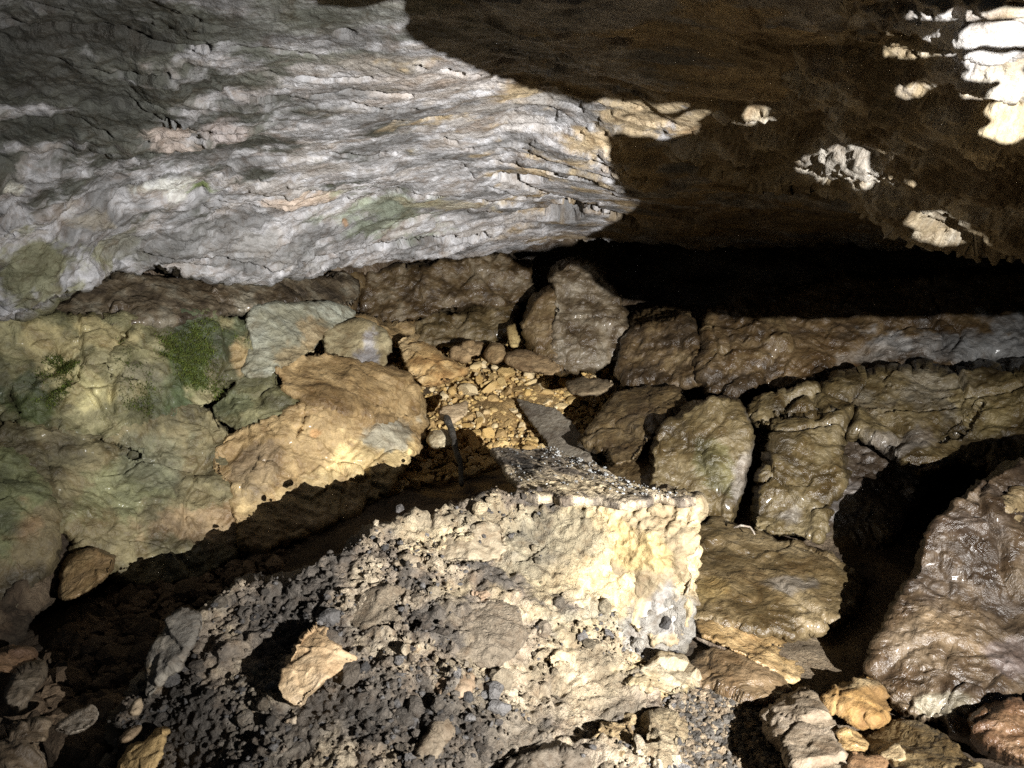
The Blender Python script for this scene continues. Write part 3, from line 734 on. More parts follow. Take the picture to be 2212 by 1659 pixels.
R_([(945,885),(985,872),(1010,868),(1008,895),(978,915),(948,905)], [(945,890,2.68),(1010,870,2.75),(978,915,2.62)], "pale pinkish flat stone on the gravel beside the golden rock", name="stone", cat="stone", group="large stones at the head of the gravel", bulge=0.03, thick=0.06, rim=5, facet=0.1, style='block', amp=0.3, cha=0, pal=[(0.36,0.27,0.16),(0.44,0.34,0.22)], mat=M_STONE, cell=2.6)
R_([(922,950),(935,930),(960,928),(985,938),(985,960),(955,972),(928,965)], [(922,950,2.55),(985,940,2.58),(955,972,2.5)], "whitish rounded stone at the foot of the stick", name="stone", cat="stone", group="large stones at the head of the gravel", bulge=0.04, thick=0.06, rim=9, facet=0.06, style='plain', amp=0.3, pal=[(0.36,0.30,0.19),(0.44,0.38,0.26)], mat=M_STONE, cell=2.6)
R_([(1200,640),(1198,590),(1215,565),(1250,560),(1292,580),(1330,640),(1350,700),(1348,770),(1310,790),(1250,800),(1205,806),(1188,790),(1195,720)], [(1200,640,3.25),(1345,720,3.2),(1220,800,3.12)],
   "grey brown rock column beside the dark gap in the back wall", name="rock_column", group=BW, bulge=0.10, thick=0.35, style='plain', amp=1.1, pal=[(0.077,0.059,0.038),(0.113,0.092,0.065),(0.154,0.130,0.098),(0.202,0.183,0.154)], mat=M_WET, pscale=10, cracks=[([(1215,690),(1270,685),(1340,690)],6,.02)])
R_([(1122,700),(1150,650),(1200,620),(1212,640),(1192,700),(1200,760),(1212,802),(1175,785),(1150,750)], [(1122,700,3.2),(1205,650,3.2),(1200,790,3.08)], "brown fluted flake leaning on the left of the rock column", group=BW, bulge=0.05, thick=0.25, style='drape', amp=0.7, pal=BROWN[1:], mat=M_WET)
R_([(1335,800),(1352,740),(1375,712),(1420,700),(1470,690),(1500,705),(1510,760),(1512,815),(1470,835),(1400,838),(1350,832)], [(1340,780,3.05),(1505,740,2.95),(1420,835,2.9)], "brown clay draped block right of the rock column", group=RW, bulge=0.09, thick=0.3, style='drape', amp=0.9, pal=BROWN, mat=M_WET)
R_([(1360,700),(1380,670),(1440,660),(1490,672),(1482,700),(1420,702),(1375,714)], [(1360,700,3.2),(1490,680,3.1),(1420,705,3.05)], "small brown rock on top of the clay draped block", group=RW, bulge=0.05, thick=0.2, style='mud', amp=0.7, pal=BROWN, mat=M_WET)
R_([(1525,700),(1545,670),(1620,665),(1680,690),(1700,740),(1660,775),(1640,830),(1590,850),(1530,845),(1515,790),(1530,750)], [(1525,720,2.95),(1690,720,2.85),(1560,845,2.75)], "dark brown folded clay rock in the middle of the right wall", group=RW, bulge=0.09, thick=0.3, style='drape', amp=1.1, pal=BROWN, mat=M_WET)
R_([(1600,700),(1640,640),(1900,600),(2212,590),(2320,600),(2320,800),(2212,797),(2050,800),(1900,803),(1760,830),(1660,848),(1640,800),(1690,750)], [(1610,700,2.95),(2212,700,2.75),(1660,840,2.72),(2212,797,2.62),(1900,600,3.0)],
   "long brown rock ledge with a grey white crust at its right end", name="rock_ledge", group=RW, bulge=0.09, thick=0.4, style='mud', amp=1.2, pal=[(0.050,0.034,0.018),(0.083,0.056,0.030),(0.118,0.083,0.045),(0.148,0.106,0.059)], spots=[(2080,750,190,42,(0.202,0.198,0.195),.85),(2190,730,100,60,(0.213,0.213,0.213),.85),(1880,770,60,20,(0.195,0.172,0.148),.7)], mat=M_WET)
R_([(1610,895),(1640,852),(1700,850),(1760,838),(1900,808),(2212,800),(2330,800),(2330,1060),(2212,1030),(2150,1005),(2080,995),(2010,1015),(1990,1020),(1950,985),(1900,955),(1860,935),(1815,925),(1802,935),(1806,990),(1812,1050),(1790,1085),(1765,1165),(1700,1155),(1630,1140),(1640,1100),(1655,1000),(1680,930),(1650,915)],
   [(1600,880,2.5),(1900,815,2.5),(2330,810,2.25),(2150,1000,2.18),(1870,940,2.30),(1690,930,2.30),(1640,1000,2.24),(1810,960,2.28),(1690,1150,2.08)], "long olive brown ledge bent down into a clay covered pillar", name="rock_ledge", group=RW, bulge=0.06, thick=0.35, style='mud', amp=1.15,
   pal=[(0.059,0.045,0.022),(0.094,0.074,0.037),(0.130,0.104,0.054),(0.166,0.139,0.083)], spots=[(2000,850,120,60,(0.130,0.113,0.083),.7),(2150,880,80,60,(0.160,0.124,0.054),.7),(1950,960,80,25,(0.172,0.154,0.136),.6),(1700,1110,50,35,(0.166,0.154,0.142),.6)], mat=M_WET,
   cracks=[([(2120,870),(2080,930),(2020,960)],6,.03),([(1690,895),(1760,890),(1800,905)],8,.05)])
R_([(1405,1060),(1412,970),(1440,915),(1500,880),(1560,868),(1592,872),(1598,925),(1612,930),(1610,980),(1596,1050),(1570,1132),(1545,1125),(1500,1080)], [(1405,1000,2.34),(1640,930,2.36),(1570,1125,2.2)],
   "olive brown leaning slab with a mossy patch left of the dark slot", name="rock_slab", group=RW, bulge=0.07, thick=0.3, style='mud', amp=0.8, pal=[(0.071,0.054,0.026),(0.106,0.083,0.042),(0.142,0.113,0.059),(0.172,0.142,0.083)], spots=[(1550,1000,40,60,(0.101,0.106,0.045),.4),(1610,1000,22,90,(0.195,0.172,0.148),.8)], mat=M_WET)
R_([(1802,935),(1830,935),(1900,960),(1950,990),(1990,1030),(1960,1100),(1900,1190),(1850,1235),(1800,1215),(1765,1175),(1785,1090),(1812,1050)], [(1802,950,2.42),(1980,1030,2.3),(1850,1230,2.12)],
   "dark purple brown rock inside the hollow beside the pillar", group=RW, bulge=0.05, thick=0.3, style='mud', amp=1.0, pal=[(0.047,0.035,0.026),(0.071,0.056,0.045),(0.101,0.083,0.068)], spots=[(1820,1090,40,50,(0.154,0.142,0.136),.7),(1830,1190,60,50,(0.113,0.086,0.047),.9)], mat=M_WET)
R_([(1262,955),(1290,910),(1330,855),(1400,832),(1470,840),(1480,880),(1440,905),(1400,960),(1370,990),(1330,1005),(1310,970),(1285,965)], [(1262,950,2.62),(1470,860,2.7),(1330,1000,2.45)],
   "tan brown rock beside the grey slab, half in shadow", group=RW, bulge=0.09, thick=0.3, style='mud', amp=0.8, pal=[(0.083,0.059,0.033),(0.130,0.098,0.054),(0.190,0.145,0.083)], mat=M_WET)
R_([(1300,1040),(1310,1000),(1350,985),(1420,960),(1410,1060),(1395,1070),(1340,1060)], [(1300,1030,2.46),(1415,980,2.52),(1350,1060,2.36)], "low tan rock behind the top of the block, in shade", group=RW, bulge=0.04, thick=0.15, style='mud', amp=0.6, pal=BROWN[1:], mat=M_WET)
R_([(1490,1330),(1500,1250),(1500,1160),(1540,1125),(1620,1140),(1720,1170),(1800,1210),(1856,1265),(1842,1300),(1835,1325),(1770,1355),(1700,1370),(1640,1362),(1560,1345)], [(1490,1200,1.95),(1850,1280,1.85),(1600,1350,1.72),(1620,1140,2.1)],
   "broad sloping brown boulder right of the pale block", name="boulder", cat="boulder", group=RW, bulge=0.035, thick=0.14, style='mud', amp=0.65, pal=[(0.089,0.068,0.035),(0.130,0.101,0.054),(0.166,0.130,0.074),(0.195,0.157,0.094)], spots=[(1540,1280,50,30,(0.213,0.154,0.065),.7),(1700,1265,40,20,(0.118,0.106,0.094),.7)], mat=M_WET)
R_([(1500,1335),(1560,1340),(1640,1362),(1700,1378),(1740,1400),(1765,1430),(1755,1460),(1720,1478),(1640,1440),(1570,1400),(1510,1370)], [(1500,1340,1.72),(1760,1430,1.66),(1600,1420,1.6)], "brown rock tucked below the broad sloping boulder", group=RS, bulge=0.05, thick=0.15, style='mud', amp=0.6, pal=TAN[:3], mat=M_WET)
R_([(1480,1440),(1540,1410),(1600,1425),(1660,1455),(1712,1490),(1690,1512),(1640,1520),(1580,1500),(1500,1475)], [(1480,1440,1.6),(1710,1490,1.52),(1580,1500,1.5)], "low reddish brown rock next to the foot of the block", group=RS, bulge=0.04, thick=0.12, style='mud', amp=0.6, pal=[(0.089,0.065,0.042),(0.130,0.098,0.062),(0.166,0.124,0.080)], mat=M_WET)

# ------------------------------------------------------------------ right foreground
bould_t = depth_fn([(2212,1010,1.80),(2100,1080,1.71),(1985,1290,1.60),(1900,1450,1.48),(2040,1550,1.37),(2212,1300,1.62),(2400,1050,1.84),(2400,1600,1.42)])
big, *_ = R_([(2330,950),(2212,1000),(2140,1022),(2075,1070),(2015,1145),(1975,1225),(1950,1290),(1915,1360),(1895,1420),(1885,1455),(1925,1505),(1955,1535),(1990,1552),(2030,1556),(2045,1590),(2080,1590),(2120,1610),(2212,1660),(2400,1690),(2400,1000)],
   bould_t, "big wet brown boulder at the right frame edge", name="boulder", cat="boulder", bulge=0.03, dome=0.04, rim=9, thick=0.35, facet=0.05, style='mud', amp=0.9,
   pal=[(0.065,0.047,0.033),(0.101,0.074,0.050),(0.136,0.101,0.068),(0.172,0.134,0.094)], spots=[(2100,1370,120,60,(0.160,0.113,0.065),.6),(2180,1420,60,50,(0.142,0.113,0.106),.7),(2030,1525,60,22,(0.195,0.172,0.124),.8),(2120,1130,90,60,(0.077,0.059,0.047),.7)],
   mat=M_WET, cracks=[([(2030,1560),(2045,1585)],14,.08)])
R_([(2330,1080),(2212,1060),(2170,1090),(2150,1130),(2160,1180),(2190,1230),(2212,1270),(2330,1300)], lambda u, v: bould_t(u, v) - 0.022, "olive flake on the upper right of the big wet boulder", group=RS, bulge=0.02, thick=0.1, style='mud', amp=0.8, pal=[(0.10,0.08,0.05),(0.16,0.13,0.08),(0.21,0.17,0.105)], mat=M_WET)
R_([(1780,1510),(1800,1497),(1880,1465),(1905,1500),(1922,1530),(1915,1550),(1855,1568),(1815,1548),(1785,1530)], [(1780,1510,1.42),(1915,1500,1.44),(1850,1565,1.36)], "orange angular stone in front of the big boulder", name="stone", cat="stone", group=RS, bulge=0.05, thick=0.08, style='block', amp=0.6, facet=0.13, rim=4, pal=[(0.15,0.085,0.027),(0.22,0.128,0.042),(0.27,0.17,0.07)], spots=[(1860,1485,60,14,(0.2,0.15,0.08),.9)], mat=M_STONE, cell=3, cha=0)
R_([(1640,1540),(1690,1510),(1738,1478),(1775,1520),(1785,1560),(1800,1600),(1850,1680),(1790,1720),(1720,1670),(1690,1610),(1660,1580)], [(1640,1540,1.4),(1780,1540,1.38),(1760,1690,1.18)], "pointed pinkish tan stone left of the orange stone", name="stone", cat="stone", group=RS, bulge=0.05, thick=0.1, style='block', amp=0.5, pal=[(0.154,0.118,0.077),(0.202,0.160,0.113),(0.237,0.195,0.148)], mat=M_STONE)
R_([(2090,1560),(2105,1540),(2212,1525),(2330,1520),(2330,1640),(2212,1640),(2140,1610)], [(2090,1560,1.31),(2330,1530,1.31),(2150,1610,1.25)], "reddish brown stone under the big boulder at the right edge", name="stone", cat="stone", group=RS, bulge=0.04, thick=0.1, style='plain', amp=0.7, pal=[(0.106,0.065,0.042),(0.154,0.101,0.065),(0.190,0.136,0.094)], mat=M_WET)
R_([(1855,1605),(1900,1580),(1960,1555),(2030,1590),(2100,1640),(2160,1690),(2040,1700),(1950,1660),(1880,1625)], [(1855,1605,1.32),(1960,1555,1.4),(2100,1690,1.12)], "flat olive brown slab lying before the big boulder", name="rock_slab", cat="stone", group=RS, bulge=0.02, thick=0.05, style='plain', amp=0.5, pal=[(0.094,0.071,0.038),(0.136,0.106,0.059),(0.172,0.142,0.089)], mat=M_WET)
R_([(1800,1590),(1830,1575),(1880,1600),(1870,1630),(1815,1640)], [(1800,1590,1.3),(1880,1600,1.3),(1840,1640,1.25)], "small tan stone between the pointed stone and flat slab", name="stone", cat="stone", group=RS, bulge=0.03, thick=0.05, style='block', amp=0.3, pal=TAN[1:3], mat=M_WET, cell=3)
R_([(1830,1640),(1850,1628),(1915,1635),(1925,1655),(1890,1690),(1830,1690)], [(1830,1640,1.2),(1925,1650,1.2),(1860,1690,1.14)], "orange brown square chip at the bottom edge by the flat slab", name="stone", cat="stone", group=RS, bulge=0.02, thick=0.04, style='block', amp=0.25, pal=[(0.178,0.101,0.047),(0.225,0.142,0.077)], mat=M_STONE, cell=3)
R_([(1890,1630),(1940,1600),(1960,1640),(1940,1650)], [(1890,1630,1.24),(1950,1610,1.25),(1940,1650,1.2)], "pale thin chip resting on the flat slab", name="stone", cat="stone", group=RS, bulge=0.015, thick=0.03, style='block', amp=0.2, pal=TAN[2:], mat=M_STONE, cell=3)

# ------------------------------------------------------------------ dirt heap, pale block and board
MC = [(1200,1090,1.54),(1500,1085,1.50),(950,1102,1.50),(1490,1390,1.36),(1440,1420,1.34),(800,1150,1.42),(600,1250,1.32),(420,1340,1.25),(300,1480,1.17),(235,1659,1.05),
      (700,1659,0.97),(1100,1659,0.97),(1500,1659,1.02),(1000,1350,1.24),(1300,1300,1.38),(700,1450,1.13),(1100,1900,0.80),(200,1900,0.9),(1500,1900,0.85)]
mound_t = depth_fn([(u, v, float(t_of_y(u, v, y))) for u, v, y in MC])
BLACKISH = [(0.035,0.033,0.032),(0.055,0.05,0.046),(0.085,0.075,0.065),(0.13,0.11,0.09)]
mound, MPOS, MNRM, MUV, MN = R_([(200,1900),(235,1659),(270,1560),(300,1490),(350,1410),(420,1345),(510,1262),(600,1245),(700,1205),(800,1152),(880,1120),(950,1100),(1050,1088),(1130,1080),(1200,1075),(1400,1068),(1490,1085),(1490,1150),(1488,1250),(1470,1390),(1440,1405),(1490,1465),(1440,1540),(1470,1659),(1500,1900)],
   mound_t, "crumbly brown dirt heap filling the foreground below the board", name="dirt_heap", cat="dirt heap", bulge=0, thick=0.45, style='dirt', amp=1.25, pal=[(0.08,0.07,0.06),(0.15,0.125,0.10),(0.23,0.19,0.145),(0.31,0.26,0.19)], mat=M_DIRT, cha=0, contrast=1.2,
   spots=[(1300,1300,330,230,(0.33,0.27,0.17),.9),(1250,1500,260,160,(0.24,0.20,0.145),.7),(1400,1200,200,130,(0.40,0.32,0.19),.8),(1440,1480,80,60,(0.40,0.31,0.16),.8),(1430,1340,70,60,(0.2,0.2,0.2),.8),(1150,1180,100,70,(0.15,0.145,0.12),.5),(1230,1330,90,50,(0.16,0.155,0.13),.6),(620,1350,220,90,(0.085,0.076,0.068),.7),(600,1600,330,120,(0.078,0.07,0.062),.8),(1000,1600,260,70,(0.09,0.078,0.066),.7),(930,1120,160,30,(0.30,0.25,0.17),.7),(1000,1170,70,30,(0.36,0.30,0.2),.9),(830,1310,110,40,(0.24,0.20,0.15),.9),(1060,1350,120,60,(0.20,0.165,0.125),.9)])
block, *_ = R_([(1135,1092),(1165,1079),(1190,1081),(1199,1102),(1207,1079),(1300,1082),(1340,1089),(1396,1078),(1404,1100),(1412,1068),(1470,1073),(1500,1082),(1514,1098),(1510,1112),(1508,1130),(1492,1140),(1502,1165),(1490,1195),(1500,1260),(1492,1330),(1476,1388),(1440,1396),(1380,1370),(1300,1300),(1210,1215),(1150,1150)],
   lambda u, v: mound_t(u, v) + 0.045 - 0.06 * sstep(1150, 1440, u - 0.5 * (v - 1080)), "pale yellow tan stone block in the bright light at the heap's top", name="stone_block", cat="block", bulge=0.02, thick=0.35, style='dirt', amp=1.2, ragged=5.0, pal=[(0.15,0.12,0.075),(0.22,0.175,0.108),(0.29,0.235,0.145)], mat=M_STONE,
   spots=[(1430,1330,55,60,(0.19,0.19,0.195),.8),(1330,1190,100,50,(0.36,0.27,0.12),.7)], cha=0,
   cracks=[([(1200,1062),(1199,1125)],7,.10),([(1403,1060),(1404,1108)],6,.08)])

_bt = lambda u, v: float(CAM[2] + (mound_t(np.array([float(u)]), np.array([float(v)]))[0] - 0.012) * ray(float(u), float(v))[2])
_bd = [(1100,970,0.24),(1500,1078,_bt(1500,1078) + 0.022),(1190,1080,_bt(1190,1080) + 0.022)]
plank, BP, BN, BUV, BNF = plate("rotten_board", [(1058,972),(1110,967),(1150,971),(1192,967),(1232,988),(1262,996),(1330,1030),(1402,1058),(1450,1064),(1508,1076),(1470,1080),(1418,1068),(1405,1078),(1340,1084),(1292,1074),(1210,1080),(1196,1070),(1160,1074),(1128,1068),(1112,1040),(1092,1022),(1078,990)],
   _bd, 0.016, "rotten wooden board with white crumbs lying on the pale block", "board", [(0.12,0.10,0.08),(0.22,0.185,0.14),(0.36,0.30,0.22),(0.46,0.39,0.28)], M_WOOD, grain=0.55, seed=2.0,
   spots=[(1110,985,60,16,(0.12,0.108,0.095),.6),(1140,1005,28,24,(0.03,0.028,0.026),.9),(1250,1050,170,22,(0.46,0.38,0.25),.8)])
_sl = [(1112,858,0.12),(1198,880,0.125),(1250,990,0.045)]
plate("stone_slab", [(1113,858),(1150,868),(1198,880),(1230,905),(1256,938),(1276,962),(1296,988),(1245,992),(1206,980),(1165,932),(1135,895)], _sl, 0.024,
   "thin smooth grey brown slab lying slanted on the gravel", "slab", [(0.13,0.112,0.09),(0.165,0.145,0.115),(0.20,0.177,0.142)], M_STONE, amp=0.7, seed=6.0, ragged=0.006)

# stones lying on the heap
def mt(du=0.0):
    return lambda u, v: mound_t(u, v) - du
def heapstone(outline, label, off=0.015, clean=False, bulge=0.025, thick=0.06, pal=TAN, style='block', amp=0.6, mat=None, cell=2.8, facet=0.09, **k):
    if not clean: pal = [tuple(0.55 * x + 0.45 * y for x, y in zip(c, (0.20, 0.165, 0.125))) for c in pal]
    if not clean: pal = [tuple(0.72 * x for x in c) for c in pal]; off *= 0.5
    return R_(outline, mt(off * 0.6), label, name="stone", cat="stone", group=LS, bulge=bulge, thick=thick, rim=4, facet=facet, cha=0, ragged=2, style=style, amp=amp, pal=pal, mat=mat or M_STONE, cell=cell, **k)
heapstone([(600,1482),(622,1420),(645,1375),(684,1340),(715,1380),(745,1400),(772,1422),(730,1450),(690,1475),(650,1530),(625,1525),(605,1510)], "large pinkish tan angular stone standing on the dirt heap", clean=True, off=0.06, bulge=0.03, thick=0.1, pal=[(0.33,0.23,0.13),(0.42,0.31,0.19),(0.48,0.37,0.25)])
heapstone([(314,1420),(340,1380),(368,1345),(400,1325),(424,1332),(420,1375),(395,1420),(350,1465),(318,1512)], "grey flat slate like stone on the heap's left rim", clean=True, off=0.04, pal=[(0.13,0.12,0.105),(0.20,0.18,0.15),(0.30,0.24,0.16)], bulge=0.02)
heapstone([(238,1680),(255,1640),(285,1606),(355,1580),(352,1615),(340,1645),(318,1690),(260,1720)], "bright yellow tan stone at the heap's lower left edge", clean=True, off=0.05, thick=0.12, pal=[(0.40,0.28,0.13),(0.48,0.35,0.17),(0.54,0.41,0.23)])
heapstone([(940,1480),(960,1455),(990,1445),(1020,1460),(1015,1490),(985,1510),(950,1500)], "rounded orange brown stone low on the heap", off=0.02, pal=[(0.28,0.18,0.10),(0.36,0.26,0.17)], style='plain')
heapstone([(1010,1280),(1025,1268),(1060,1262),(1068,1285),(1040,1300)], "brick coloured square chip in the middle of the heap", off=0.012, bulge=0.012, thick=0.03, pal=[(0.34,0.22,0.13),(0.42,0.29,0.19)], cell=2.6)
heapstone([(1290,1570),(1320,1545),(1365,1550),(1375,1590),(1340,1640),(1295,1620)], "rounded golden stone near the bottom right of the heap", off=0.025, pal=GOLD[:3], facet=0.03, amp=0.9, mat=M_DIRT)
heapstone([(1345,1480),(1380,1445),(1425,1420),(1470,1425),(1498,1462),(1492,1480),(1450,1500),(1400,1490)], "pale yellow knobbly stone below the block's right corner", off=0.03, thick=0.1, pal=[(0.42,0.33,0.17),(0.50,0.41,0.25),(0.54,0.47,0.33)])
heapstone([(1380,1640),(1400,1560),(1440,1545),(1470,1570),(1465,1620),(1440,1660)], "pale lump of stones below the knobbly yellow one", off=0.02, pal=[(0.38,0.30,0.17),(0.45,0.37,0.24)], facet=0.03, amp=0.9, mat=M_DIRT)
heapstone([(940,1178),(965,1155),(1030,1138),(1075,1142),(1090,1185),(1080,1210),(1020,1212),(960,1215)], "flat smooth tan slab embedded near the heap's crest", off=0.006, bulge=0.014, thick=0.05, pal=[(0.32,0.26,0.17),(0.38,0.32,0.22)], style='plain')
heapstone([(728,1345),(745,1300),(800,1275),(870,1270),(928,1290),(915,1330),(860,1340),(790,1355)], "broad brown clod with a broken top on the upper heap", off=0.012, bulge=0.025, pal=[(0.20,0.165,0.12),(0.28,0.23,0.165)], style='block', amp=0.6, mat=M_DIRT)
heapstone([(960,1370),(1000,1325),(1060,1305),(1120,1320),(1130,1370),(1100,1420),(1040,1440),(980,1420)], "large smooth brown clod in the middle of the heap", off=0.004, bulge=0.02, pal=[(0.18,0.148,0.108),(0.25,0.205,0.148)], style='plain', mat=M_DIRT)
heapstone([(1060,1690),(1100,1640),(1180,1625),(1260,1640),(1300,1690),(1200,1760),(1100,1750)], "dark rounded rock at the bottom centre edge", off=0.02, bulge=0.03, pal=[(0.10,0.085,0.07),(0.16,0.135,0.105)], style='plain')
heapstone([(900,1640),(925,1590),(960,1560),(970,1580),(945,1630),(920,1665)], "thin brown splinter stone left of the dark bottom rock", off=0.02, bulge=0.015, thick=0.04, pal=[(0.24,0.19,0.13),(0.32,0.25,0.17)])

heapstone([(600,1545),(618,1528),(648,1535),(640,1562),(612,1570)], "small pale chip below the large pinkish tan stone", clean=True, off=0.012, bulge=0.012, thick=0.03, pal=[(0.28,0.23,0.17),(0.35,0.29,0.22)], cell=2.4)
heapstone([(560,1610),(590,1590),(622,1600),(610,1628),(575,1635)], "small dark angular chip low on the heap's left half", clean=True, off=0.012, bulge=0.015, thick=0.03, pal=[(0.12,0.10,0.08),(0.18,0.15,0.12)], cell=2.4)
heapstone([(1180,1420),(1205,1400),(1240,1408),(1235,1435),(1195,1445)], "small tan chip in the pale middle of the heap", clean=True, off=0.012, bulge=0.012, thick=0.03, pal=[(0.26,0.21,0.14),(0.33,0.27,0.18)], cell=2.4)
heapstone([(850,1215),(880,1195),(905,1205),(900,1232),(865,1240)], "small brown clod near the heap's crest", clean=True, off=0.012, bulge=0.015, thick=0.03, pal=[(0.20,0.165,0.12),(0.27,0.22,0.16)], cell=2.4)

def stick(name, pts, r, label, pal, cat="stick", seg=10, mat=None, group=None):
    """pts: (u, v, t) centre line; tapered and knotty"""
    p3 = np.array([P(np.array(float(u)), np.array(float(v)), np.array(float(t))) for u, v, t in pts])
    L = np.linspace(0, len(p3) - 1, 6 * len(p3))
    c = np.stack([np.interp(L, np.arange(len(p3)), p3[:, k]) for k in range(3)], -1)
    c = c + 0.004 * np.stack([perlin(c * 18 + 3 * k) for k in range(3)], -1)
    tan = np.gradient(c, axis=0); tan /= np.linalg.norm(tan, axis=1, keepdims=True)
    up = np.array([0.3, 0.2, 1.0]); s1 = np.cross(tan, up); s1 /= np.linalg.norm(s1, axis=1, keepdims=True); s2 = np.cross(tan, s1)
    a = np.linspace(0, 2 * math.pi, seg, endpoint=False)
    rr = r * (1 - 0.35 * np.linspace(0, 1, len(c))) * (1 + 0.35 * perlin(c * 40))
    rr[0] *= 0.6; rr[-1] *= 0.5
    pos = (c[:, None] + rr[:, None, None] * (np.cos(a)[None, :, None] * s1[:, None] + np.sin(a)[None, :, None] * s2[:, None])).reshape(-1, 3)
    n = len(c); i, j = np.meshgrid(np.arange(n - 1), np.arange(seg), indexing='ij'); j2 = (j + 1) % seg
    q = np.stack([i * seg + j, i * seg + j2, (i + 1) * seg + j2, (i + 1) * seg + j], -1).reshape(-1, 4)
    pos = np.concatenate([pos, c[:1], c[-1:]]); k = np.arange(seg)
    tr = np.concatenate([np.stack([np.full(seg, n * seg), (k + 1) % seg, k], -1), np.stack([np.full(seg, n * seg + 1), (n - 1) * seg + k, (n - 1) * seg + (k + 1) % seg], -1)])
    me = mk_mesh(name, pos, q, tr); set_col(me, paint(pos * np.array([3, 3, 3]), pos[:, :2], pal, (), 9))
    return link(name, me, mat or M_WOOD, label=label, cat=cat, group=group)
stick("stick", [(964,898,2.60),(976,935,2.50),(988,980,2.40),(996,1012,2.34),(998,1050,2.28)], 0.012, "short dark stick standing up in the gravel", [(0.04,0.037,0.033),(0.07,0.064,0.055)])
stick("stick", [(425,1435,1.40),(455,1458,1.36),(478,1472,1.34)], 0.007, "short pale broken twig on the heap's left side", [(0.25,0.19,0.10),(0.34,0.27,0.16)])
stick("stick", [(1500,1375,1.66),(1570,1408,1.60),(1640,1440,1.56),(1700,1470,1.53)], 0.007, "thin grey brown branch lying across the low rocks by the block", [(0.13,0.10,0.075),(0.2,0.165,0.13)])
stick("stick", [(1585,1140,2.03),(1600,1136,2.0),(1618,1138,2.0),(1630,1155,1.98)], 0.003, "thin pale curled root at the foot of the clay pillar", [(0.34,0.30,0.26),(0.42,0.38,0.33)], cat="root")

# tufts of moss on the mossy rock
MOSSY, MSP, MSN, MSUV, MSF = MOSS_ROCK
def moss(u0, v0, ru, rv, count, label, parent, seed):
    r = np.random.RandomState(seed)
    d = np.hypot((MSUV[:MSF, 0] - u0) / ru, (MSUV[:MSF, 1] - v0) / rv) + 0.9 * fbm(MSP[:MSF] * 9 + 3, 4)
    w = (1 - sstep(0.0, 1.0, d)) ** 2.2 + 1e-9
    k = r.choice(MSF, count, p=w / w.sum())
    b = MSP[k] + r.randn(count, 3) * 0.003
    di = MSN[k] + r.randn(count, 3) * 0.55 + np.array([0, 0, .3]); di /= np.linalg.norm(di, axis=1, keepdims=True)
    L = r.uniform(0.004, 0.011, (count, 1)); sd = np.cross(di, r.randn(count, 3)); sd /= np.linalg.norm(sd, axis=1, keepdims=True); sd *= r.uniform(.0007, .0016, (count, 1))
    V = np.stack([b - sd, b + sd, b + di * L], 1).reshape(-1, 3)
    T = np.arange(3 * count).reshape(-1, 3)
    me = mk_mesh("moss", V, np.zeros((0, 4)), T, smooth=False)
    c = np.array([0.08, 0.125, 0.025]) * r.uniform(.35, 1.3, (count, 1)) + np.array([0.05, 0.03, 0]) * r.rand(count, 1)
    set_col(me, np.repeat(c, 3, axis=0))
    return link("moss", me, M_DIRT, label=label, kind="stuff")
moss(410, 780, 130, 120, 11000, "bright green moss growing on the big olive rock", None, 1)
moss(110, 860, 90, 70, 4000, "green moss in the crack at the far left", None, 2)

# ------------------------------------------------------------------ gravel bed
def ico(sub=1):
    t = (1 + 5 ** 0.5) / 2
    v = [(-1,t,0),(1,t,0),(-1,-t,0),(1,-t,0),(0,-1,t),(0,1,t),(0,-1,-t),(0,1,-t),(t,0,-1),(t,0,1),(-t,0,-1),(-t,0,1)]
    f = [(0,11,5),(0,5,1),(0,1,7),(0,7,10),(0,10,11),(1,5,9),(5,11,4),(11,10,2),(10,7,6),(7,1,8),(3,9,4),(3,4,2),(3,2,6),(3,6,8),(3,8,9),(4,9,5),(2,4,11),(6,2,10),(8,6,7),(9,8,1)]
    v = [np.array(x) / np.linalg.norm(x) for x in v]
    for _ in range(sub):
        cache = {}; nf = []
        def mid(a, b):
            k = (min(a, b), max(a, b))
            if k not in cache:
                m = v[a] + v[b]; v.append(m / np.linalg.norm(m)); cache[k] = len(v) - 1
            return cache[k]
        for a, b, c in f:
            x, y, z = mid(a, b), mid(b, c), mid(c, a)
            nf += [(a, x, z), (b, y, x), (c, z, y), (x, y, z)]
        f = nf
    return np.array(v), np.array(f)
ICO0 = ico(0); ICO1 = ico(1); ICO2 = ico(2)

def pebble(rs, base=ICO2, cuts=7, flat=0.55):
    v = base[0].copy()
    for _ in range(cuts):                       # slice with random planes: broken faces
        n = rs.randn(3); n /= np.linalg.norm(n); d = rs.uniform(0.45, 0.85)
        e = v @ n
        v = v - np.clip(e - d, 0, None)[:, None] * n
    v = v * np.array([rs.uniform(0.8, 1.25), rs.uniform(0.6, 0.95), rs.uniform(flat * 0.7, flat * 1.3)])
    v += 0.04 * np.stack([perlin(v * 2.2 + rs.rand() * 40) for _ in range(3)], -1)
    return v
rs = np.random.RandomState(3)
GMESH = []
for k in range(16):
    me = mk_mesh("gravel_stone", pebble(rs, ICO2, 9), np.zeros((0, 4)), ICO2[1], smooth=False)
    me.materials.append(M_GRAVEL); GMESH.append(me)

